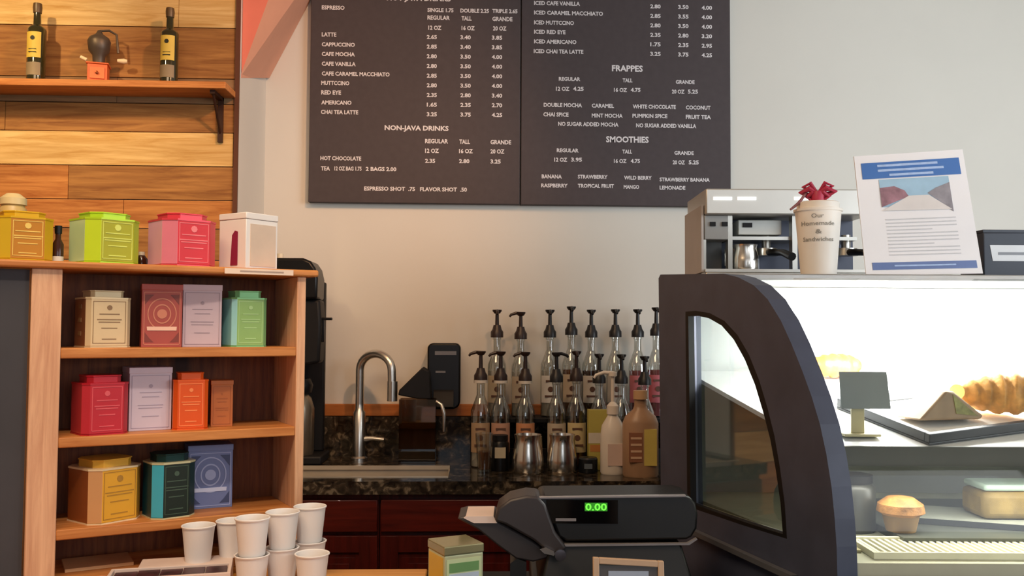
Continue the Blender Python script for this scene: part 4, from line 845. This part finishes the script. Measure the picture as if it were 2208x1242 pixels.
# second shelf platter support (low riser)
zp = EYE.z - .315
ry0, ry1 = 1.42 - db, 1.75 - db
B().box(.295, LEN-.005, ry0, ry1, zdk, zp).obj('lower_riser', mat('riser_grey', '#5a5d57', .4, .2), pc)
# --- things in case
RZC = -PSI
def on_tilt(px, py):
    d = (.177 + .202*1.4) / ((py-707)/F + .202); X = P(px, py, d); return X, d
def tilt_rot(o, rz): o.rotation_euler = (Matrix.Rotation(-PSI, 3, 'Z') @ Matrix.Rotation(math.atan(.202), 3, 'X') @ Matrix.Rotation(rz, 3, 'Z')).to_euler()
m_tray = mat('black_tray', '#33363a', .4, var=.04); m_pap = mat('white_liner', '#eeeeea', .6, var=.02)
def tray(px, py, rz, wx, wy, label):
    X, d = on_tilt(px, py); X.z = tilt_z(d) + .0005
    t = thing('serving_tray', label, 'tray', X); tilt_rot(t, rz)
    b = B(); b.box(-wx, wx, -wy, wy, 0, .004)
    for a in ((-wx, wx, -wy, -wy+.01), (-wx, wx, wy-.01, wy), (-wx, -wx+.01, -wy+.01, wy-.01), (wx-.01, wx, -wy+.01, wy-.01)): b.box(a[0], a[1], a[2], a[3], .004, .018)
    b.obj('tray_body', m_tray, t, smooth=False, bevel=.001); B().box(-wx+.012, wx-.012, -wy+.012, wy-.012, .0042, .006).obj('paper_liner', m_pap, t)
    return t
Xk, dk = on_tilt(2005, 957); th_ = math.radians(20); cxx, cyy = .17, .105
ox = cxx*math.cos(th_) - cyy*math.sin(th_); oy = cxx*math.sin(th_) + cyy*math.cos(th_)
Xk = Xk + r0*ox + f0*oy; dk = dk + oy; Xk.z = tilt_z(dk) + .0005
_on = on_tilt
on_tilt = lambda a, b_: (Xk.copy(), dk) if a == 'k' else _on(a, b_)
tray('k', 0, th_, cxx, cyy, 'black tray with white liner on the upper case shelf, one corner pointing forward')
def croissant(px, d, z, s, rz, label, col='#d08a3c'):
    X = P(px, 800, d); X.z = z
    pts = []; rad = []; N = 29
    for i in range(N):
        a = -1.15 + 2.3*i/(N-1); pts.append((.055*s*math.sin(a), -.03*s*math.cos(a)+.03*s, 0)); f_ = 1 - abs(a/1.3)**2
        rad.append((.0245*f_ + .004)*s * (1.0 if i % 4 in (0, 1) else .9))
    b = B(); b.tube(pts, rad, 14)
    for v in b.bm.verts: v.co.z = v.co.z*.85 + .0245*.85*s
    mn = min(v.co.z for v in b.bm.verts)
    for v in b.bm.verts: v.co.z -= mn
    o = b.obj('croissant', mat('baked_crust' + col, col, .5, var=.35, scale=45, bump=.3)); o.location = X; o.rotation_euler.z = rz; tag(o, label, 'croissant', 'croissants in the pastry case'); return o
X, d = on_tilt(2150, 905)
croissant(2172, d, tilt_z(d)+.014, 1.55, 2.75, 'large golden croissant on the white liner at the right of the upper shelf', '#dba052')
croissant(1803, 1.80, tilt_z(1.80)+.003, 1.0, .1, 'golden croissant at the back of the upper shelf, left end', '#c27a30')
# brown paper wrapped sandwich wedge
X, d = on_tilt(2020, 912)
t = thing('wrapped_sandwich', 'brown paper wrapped sandwich wedge lying on the black tray', 'sandwich', (X.x, X.y, tilt_z(d)+.012), -PSI + .25)
B().prism([(-.055, .0), (.06, 0), (.065, .006), (.01, .045), (-.006, .046)], -.03, .03).obj('paper_wrap', mat('brown_wrap', '#9a8266', .7, var=.15, scale=30), t, bevel=.004)
B().prism([(.012, .010), (.052, .006), (.006, .040)], -.0312, -.0298).obj('filling', mat('sandwich_filling', '#8d8a4e', .6, var=.4, scale=80), t)
# price card stand
X, d = on_tilt(1852, 935)
t = thing('price_card', 'blank grey price card on a beige stand at the left of the upper shelf', 'price card', (X.x, X.y, tilt_z(d)+.001), -PSI)
u = d/F
B().box(-.028, .028, -.018, .018, 0, .004).box(-.012*1.0, .008, -.003, .003, .004, .05).obj('stand', mat('beige_plastic', '#b5ac84', .5), t, bevel=.001)
B().hexa([(-40*u, -.006, .042), (66*u, -.006, .042), (66*u, -.004, .042), (-40*u, -.004, .042), (-38*u, .006, .042+78*u), (64*u, .006, .042+78*u), (64*u, .008, .042+78*u), (-38*u, .008, .042+78*u)]).obj('card', mat('grey_card_face', '#7c8584', .5), t)
# white plate below card
# rear tray
X = P(1960, 820, 1.80)
t = thing('slate_board', 'grey serving board lying behind the price card on the upper shelf', 'serving board', (X.x, X.y, tilt_z(1.76)+.0005)); tilt_rot(t, math.radians(-35))
X, d = on_tilt(1945, 822); t.location = (X.x, X.y, tilt_z(d)+.0005)
B().box(-.075, .06, -.016, .016, 0, .008).obj('board', mat('slate_grey', '#6d7375', .4), t, bevel=.001)
# lower platters
zl = zp + .0005
X = P(2140, 1100, 1.55); X.z = zl
t = thing('cake_board', 'grey rectangular cake board with dark edge on the lower level', 'cake board', X, -PSI - .35)
B().box(-.13, .13, -.07, .07, 0, .006).obj('board', mat('board_pale', '#a9aca2', .5), t); B().box(-.131, .131, -.073, -.07, 0, .009).obj('edge', m_tray, t)
X = P(1942, 1120, 1.47)
t = thing('muffin', 'brown muffin at the left of the lower level in the case', 'muffin', (X.x, X.y, zl))
B().lathe([(0, 0), (.022, 0), (.028, .025), (0, .025)], n=24).obj('paper_case', mat('muffin_paper', '#8a6a3e', .6), t)
B().lathe([(.028, .025), (.036, .03), (.034, .042), (.02, .052), (0, .055)], n=24).obj('crown', mat('muffin_crown', '#9a6a34', .6, var=.4, scale=60, bump=.4), t)
X = P(2185, 1075, 1.56)
t = thing('cake', 'pale frosted loaf cake on the lower board at the right', 'cake', (X.x, X.y, zl + .007), -PSI)
B().box(-.07, .07, -.04, .04, 0, .045).obj('loaf', mat('loaf_brown', '#8c7442', .6, var=.3, scale=40), t, bevel=.01); B().box(-.066, .066, -.037, .037, .0455, .056).obj('frosting', mat('pale_frosting', '#b9cfc4', .5), t, bevel=.004)
X = P(1838, 1110, 1.53)
t = thing('dark_canister', 'dark canister standing in the lower left of the pastry case', 'canister', (X.x, X.y, zdk + .0005))
B().lathe([(0, 0), (.034, 0), (.036, .004), (.036, .07), (.03, .078), (0, .078)], n=24).obj('body', mat('canister_dark', '#35352f', .35), t); B().lathe([(0, .078), (.032, .078), (.032, .09), (0, .092)], n=24).obj('lid', m_blackm, t)
X = P(1822, 1205, 1.385)
t = thing('ticket_stand', 'small beige ticket stand on the case deck beside the grille', 'ticket stand', (X.x, X.y, zdk + .0005), -PSI)
B().box(-.022, .02, -.012, .012, 0, .004).box(-.011, .009, -.002, .002, .004, .036).obj('stand', mat('beige_plastic'), t)
# ================================================================== ON TOP OF THE CASE
dT = 1.70
X = P(1765, 585, dT); X.z = TOPZ + .0005
t = thing('tip_cup', 'large white paper cup with handwritten words on top of the pastry case', 'cup', X, camrz(X))
h = P(1765, 437, dT).z - TOPZ; u = dT/F; ra_, rb_ = 37*u, 48*u
B().lathe([(0, .003), (ra_-.002, .003), (ra_, 0), (rb_, h*.86), (rb_+.0025, h*.87), (rb_+.003, h*.90), (rb_-.003, h*.91), (rb_-.003, h*.985), (rb_-.006, h), (0, h)], n=40).obj('cup_body', mat('warm_white_paper', '#eee6da', .5, var=.01), t)
b = B()
for txt, x0_, x1_, zz in (('Our', -14, 12, .79), ('Homemade', -38, 36, .69), ('&', -6, 8, .58), ('Sandwiches', -34, 34, .48)):
    b2 = B(); b2.text(txt, x0_*u, x1_*u, zz*h, 9*u, 0, thick=.01)
    for f in b2.bm.faces:
        vs = []
        for v in f.verts:
            R0 = ra_ + (rb_-ra_)*(v.co.z/(h*.86)) + .0008; an = v.co.x/R0; vs.append(b.bm.verts.new((R0*math.sin(an), -R0*math.cos(an), v.co.z)))
        b._f(vs)
    b2.bm.free()
b.obj('lettering', mat('grey_ink', '#8f8a80', .6, var=0), t, smooth=False)
X2 = P(1765, 420, dT)
t = thing('ribbon_bow', 'dark red ribbon bow on top of the white paper cup', 'bow', (X.x, X.y, TOPZ + h + .001), camrz(X))
b = B()
for s in (-1, 1):
    for (ex, ez, q) in ((.03, .012, .006), (.026, .022, .004), (.02, .004, .005)):
        b.tube([(0, 0, .008), (s*ex*.5, -.004, ez+.006), (s*ex, 0, ez), (s*ex*.5, .004, ez-.006), (0, 0, .006)], [.003, q, q*.8, q, .003], 8)
mn = min(v.co.z for v in b.bm.verts)
for v in b.bm.verts: v.co.z -= mn
b.obj('loops', mat('crimson_ribbon', '#b22a48', .5), t)
B().lathe([(0, 0), (.011, .0), (.012, .012), (.009, .02), (0, .022)], n=14).obj('knot', mat('crimson_ribbon'), t)
b = B(); b.tube([(-.02, -.0, .018), (-.034, -.022, -.004), (-.048, -.03, -.016)], [.0025, .003, .002], 6); b.obj('tail', mat('dull_ribbon', '#8d5a5c', .5), t)
# flyer
dP = 1.68; u = dP/F
X = P(1985, 590, dP); X.z = TOPZ
t = thing('flyer_sign', 'white flyer with blue header and street photo standing on the pastry case', 'sign', X, -PSI)
c4 = [(1868, 588), (2120, 583), (2092, 309), (1853, 325)]
cs = [Vector(((P(a, b_, dP) - X).dot(r0), 0, P(a, b_, dP).z - TOPZ)) for a, b_ in c4]
dz = min(c.z for c in cs)
for c in cs: c.z -= dz - .0008
def fq(s_, t_, off=0):   # bilinear on flyer, s 0-1 left-right, t 0-1 bottom-top
    v = (cs[0]*(1-s_)+cs[1]*s_)*(1-t_) + (cs[3]*(1-s_)+cs[2]*s_)*t_; return Vector((v.x, -off + v.z*.12, v.z))
def fquad(b, s0, s1, t0, t1, off, poly=None):
    pts = poly or [(s0, t0), (s1, t0), (s1, t1), (s0, t1)]; b._f([b.bm.verts.new(fq(*p, off)) for p in pts])
b = B(); lo = [fq(0,0,0), fq(1,0,0), fq(1,1,0), fq(0,1,0)]; b.hexa([lo[0], lo[1], lo[1]+Vector((0,.003,0)), lo[0]+Vector((0,.003,0)), lo[3], lo[2], lo[2]+Vector((0,.003,0)), lo[3]+Vector((0,.003,0))])
b.obj('sheet', mat('flyer_white', '#f0eeef', .45, var=.01), t, smooth=False)
m_blue = mat('flyer_blue', '#3f6fb4', .5, var=.02)
b = B(); fquad(b, .055, .95, .80, .935, .0006); h1 = b.obj('header', m_blue, t, smooth=False)
b = B()
for s0, s1, t0 in ((.2, .75, .905), (.2, .8, .865), (.3, .7, .825)): fquad(b, s0, s1, t0-.009, t0+.010, .0010)
b.obj('header_print', mat('pale_blue_print', '#a9c1e6', .5, var=.1, scale=90), h1, smooth=False)
b = B(); fquad(b, .20, .83, .56, .79, .0006); ph = b.obj('photo', mat('photo_sky', '#9fc0d6', .5, var=.12, scale=20), t, smooth=False)
b = B(); b.mi = 0; fquad(b, 0,0,0,0, .0010, [(.20, .56), (.20, .72), (.33, .73), (.42, .69), (.45, .64)]); b.mi = 1; fquad(b, 0,0,0,0, .0010, [(.62, .66), (.70, .70), (.83, .74), (.83, .50), (.76, .56)]); b.mi = 2; fquad(b, 0,0,0,0, .0012, [(.20, .53), (.45, .645), (.63, .645), (.82, .52)])
b.obj('photo_scene', [mat('photo_brick', '#99707a', .5, var=.3, scale=60), mat('photo_stone', '#8f8a90', .5, var=.2, scale=60), mat('photo_road', '#e0dad6', .5)], ph, smooth=False)
b = B()
for i in range(11):
    tt = .455 - i*.029; fquad(b, .22, .22 + (.62 if i % 4 != 3 else .4), tt-.004, tt+.004, .0006)
b.obj('body_print', mat('light_grey_print', '#cdccce', .6, var=.05, scale=120), t, smooth=False)
b = B(); fquad(b, .06, .96, .045, .105, .0006); h2 = b.obj('footer', mat('flyer_blue_dull', '#6479ac', .5), t, smooth=False)
b = B(); fquad(b, .25, .78, .07, .082, .001); b.obj('footer_print', mat('pale_blue_print'), h2, smooth=False)
B().hexa([(-.06, .004, 0), (.06, .004, 0), (.06, .06, 0), (-.06, .06, 0), (-.06, .030, .16), (.06, .030, .16), (.06, .034, .16), (-.06, .034, .16)]).obj('easel', m_clear, t)
# black box with white label at right
X = P(2180, 585, 1.70); X.z = TOPZ + .0005
t = thing('card_box', 'black box with white label at the right end of the pastry case top', 'box', X, -PSI)
h = P(2150, 497, 1.66).z - TOPZ; u = 1.66/F
B().box(-60*u, 90*u, 0, .09, 0, h).obj('box_body', mat('blue_black_box', '#3a404c', .5), t, bevel=.002)
B().box(-58*u, 40*u, .005, .085, h, h+.006).obj('lid', mat('blue_black_box'), t, bevel=.001)
lb = B().prism([(-46*u, h*.72), (80*u, h*.72), (80*u, h*.36), (-40*u, h*.36)], -.0006, .001).obj('label', mat('label_white', '#dfe4e8', .5), t)
B().box(-28*u, 70*u, -.0010, -.0006, h*.5, h*.56).obj('label_print', mat('light_print_g', '#8c9198', .6), lb)
# ================================================================== ESPRESSO MACHINE behind the case
dE = 2.45
X = P(1690, 600, dE); zE = P(1690, 640, dE).z
X.z = zE
es = thing('espresso_machine', 'stainless espresso machine behind the pastry case', 'espresso machine', X, -PSI)
def el(px, py, d=dE): Y_ = P(px, py, d); q = Y_ - X; return q.dot(r0), Y_.z - zE
def ebox(b, px0, py0, px1, py1, d0, d1):
    a = el(px0, py1, dE); c = el(px1, py0, dE); b.box(a[0], c[0], d0, d1, a[1], c[1]); return b
m_st = mat('satin_stainless', '#bcbab2', .28, .85, var=.03); m_stl = mat('light_stainless', '#c9c6be', .35, .5, var=.03)
ebox(B(), 1522, 408, 1880, 462, 0, .26).obj('cup_warmer', m_stl, es, bevel=.004)
for px in (1538, 1590, 1712): ebox(B(), px, 425, px+40, 431, -.003, .001).obj('reflection_strip', mat('reflection_glow', '#ffffff', .4, emit=1.5, var=0), es)  # reflections on the steel front, drawn as glowing strips
ebox(B(), 1576, 462, 1880, 588, .14, .26).obj('recess', mat('machine_dark', '#3c4150', .35, .2), es)
ebox(B(), 1522, 462, 1576, 515, .02, .26).obj('left_shoulder', mat('shoulder_grey', '#8f8d88', .4, .4), es, bevel=.002)
for px in (1534, 1560): ebox(B(), px, 477, px+12, 486, .015, .022).obj('knob', m_blackm, es)
for a_ in ((1521, 515, 1526), (1574, 462, 1583), (1714, 462, 1724)): ebox(B(), a_[0], a_[1], a_[2], 590, .02, .05).obj('upright', m_st, es)
cp = ebox(B(), 1602, 470, 1697, 502, .05, .14).obj('control_panel', mat('panel_pale', '#c3c5bf', .4), es, bevel=.002)
b = B(); ebox(b, 1612, 476, 1632, 486, .047, .051); b.obj('readout', m_blackm, cp)
ebox(B(), 1583, 508, 1860, 514, .04, .14).obj('trim_bar', m_st, es)
for px in (1672, 1850):
    a = el(px, 500); c = el(px, 530)
    gh = B().lathe([(.012, a[1]), (.012, c[1]), (.03, c[1]), (.032, c[1]-.02), (0, c[1]-.02)], n=20, cx=a[0], cy=.09).obj('group_head', m_st, es)
    B().tube([(a[0], .06, c[1]-.012), (a[0]+.01, -.03, c[1]-.02), (a[0]+.02, -.08, c[1]-.035)], [.010, .009, .011], 10).obj('portafilter', m_black, gh)
ebox(B(), 1526, 515, 1574, 588, .10, .26).obj('side_recess', mat('recess_grey', '#6a6b6a', .5), es)
a = el(1470, 640); c = el(1890, 588)
B().box(el(1522, 600)[0], el(1880, 600)[0], 0, .26, 0, c[1]).obj('drip_base', m_st, es, bevel=.003)
B().box(el(1522, 600)[0]-.001, el(1880, 600)[0], -.0, .01, c[1], c[1]+.008).obj('drip_rail', m_stl, es)
# pitcher on the machine tray
q = el(1617, 588)
X3 = X + r0*q[0] + f0*(-.0) ; 
t = thing('steaming_pitcher', 'small steel steaming pitcher under the espresso machine steam wand', 'pitcher', (X3.x + f0.x*.05, X3.y + f0.y*.05, zE + c[1] + .0005), -PSI)
hP = 62*dE/F
B().lathe([(0, 0), (.036, 0), (.038, .004), (.037, hP*.5), (.030, hP*.85), (.033, hP), (.030, hP), (.027, hP*.85), (.033, hP*.5), (.033, .006), (0, .006)], n=28).obj('body', mat('polished_steel'), t)
B().tube([(-.02, .02, hP*.9), (-.045, .03, hP*.85), (-.045, .03, hP*.3), (-.03, .02, hP*.2)], .004, 8).obj('handle', mat('polished_steel'), t)
a = el(1521, 590); c_ = el(1521, 440)
B().box(a[0]-.006, a[0], .02, .258, c[1], c_[1]).obj('side_panel', mat('grey_frosted', '#b0a8a2', .5, var=.05), es)
q0 = el(1516, 600); q1 = el(1900, 600)
o = B().box(q0[0], q1[0], -.01, .30, -zE, -.001).obj('machine_cabinet', m_mahv, loc=X, rz=-PSI); tag(o, 'tall dark cabinet carrying the espresso machine behind the pastry case', 'cabinet')
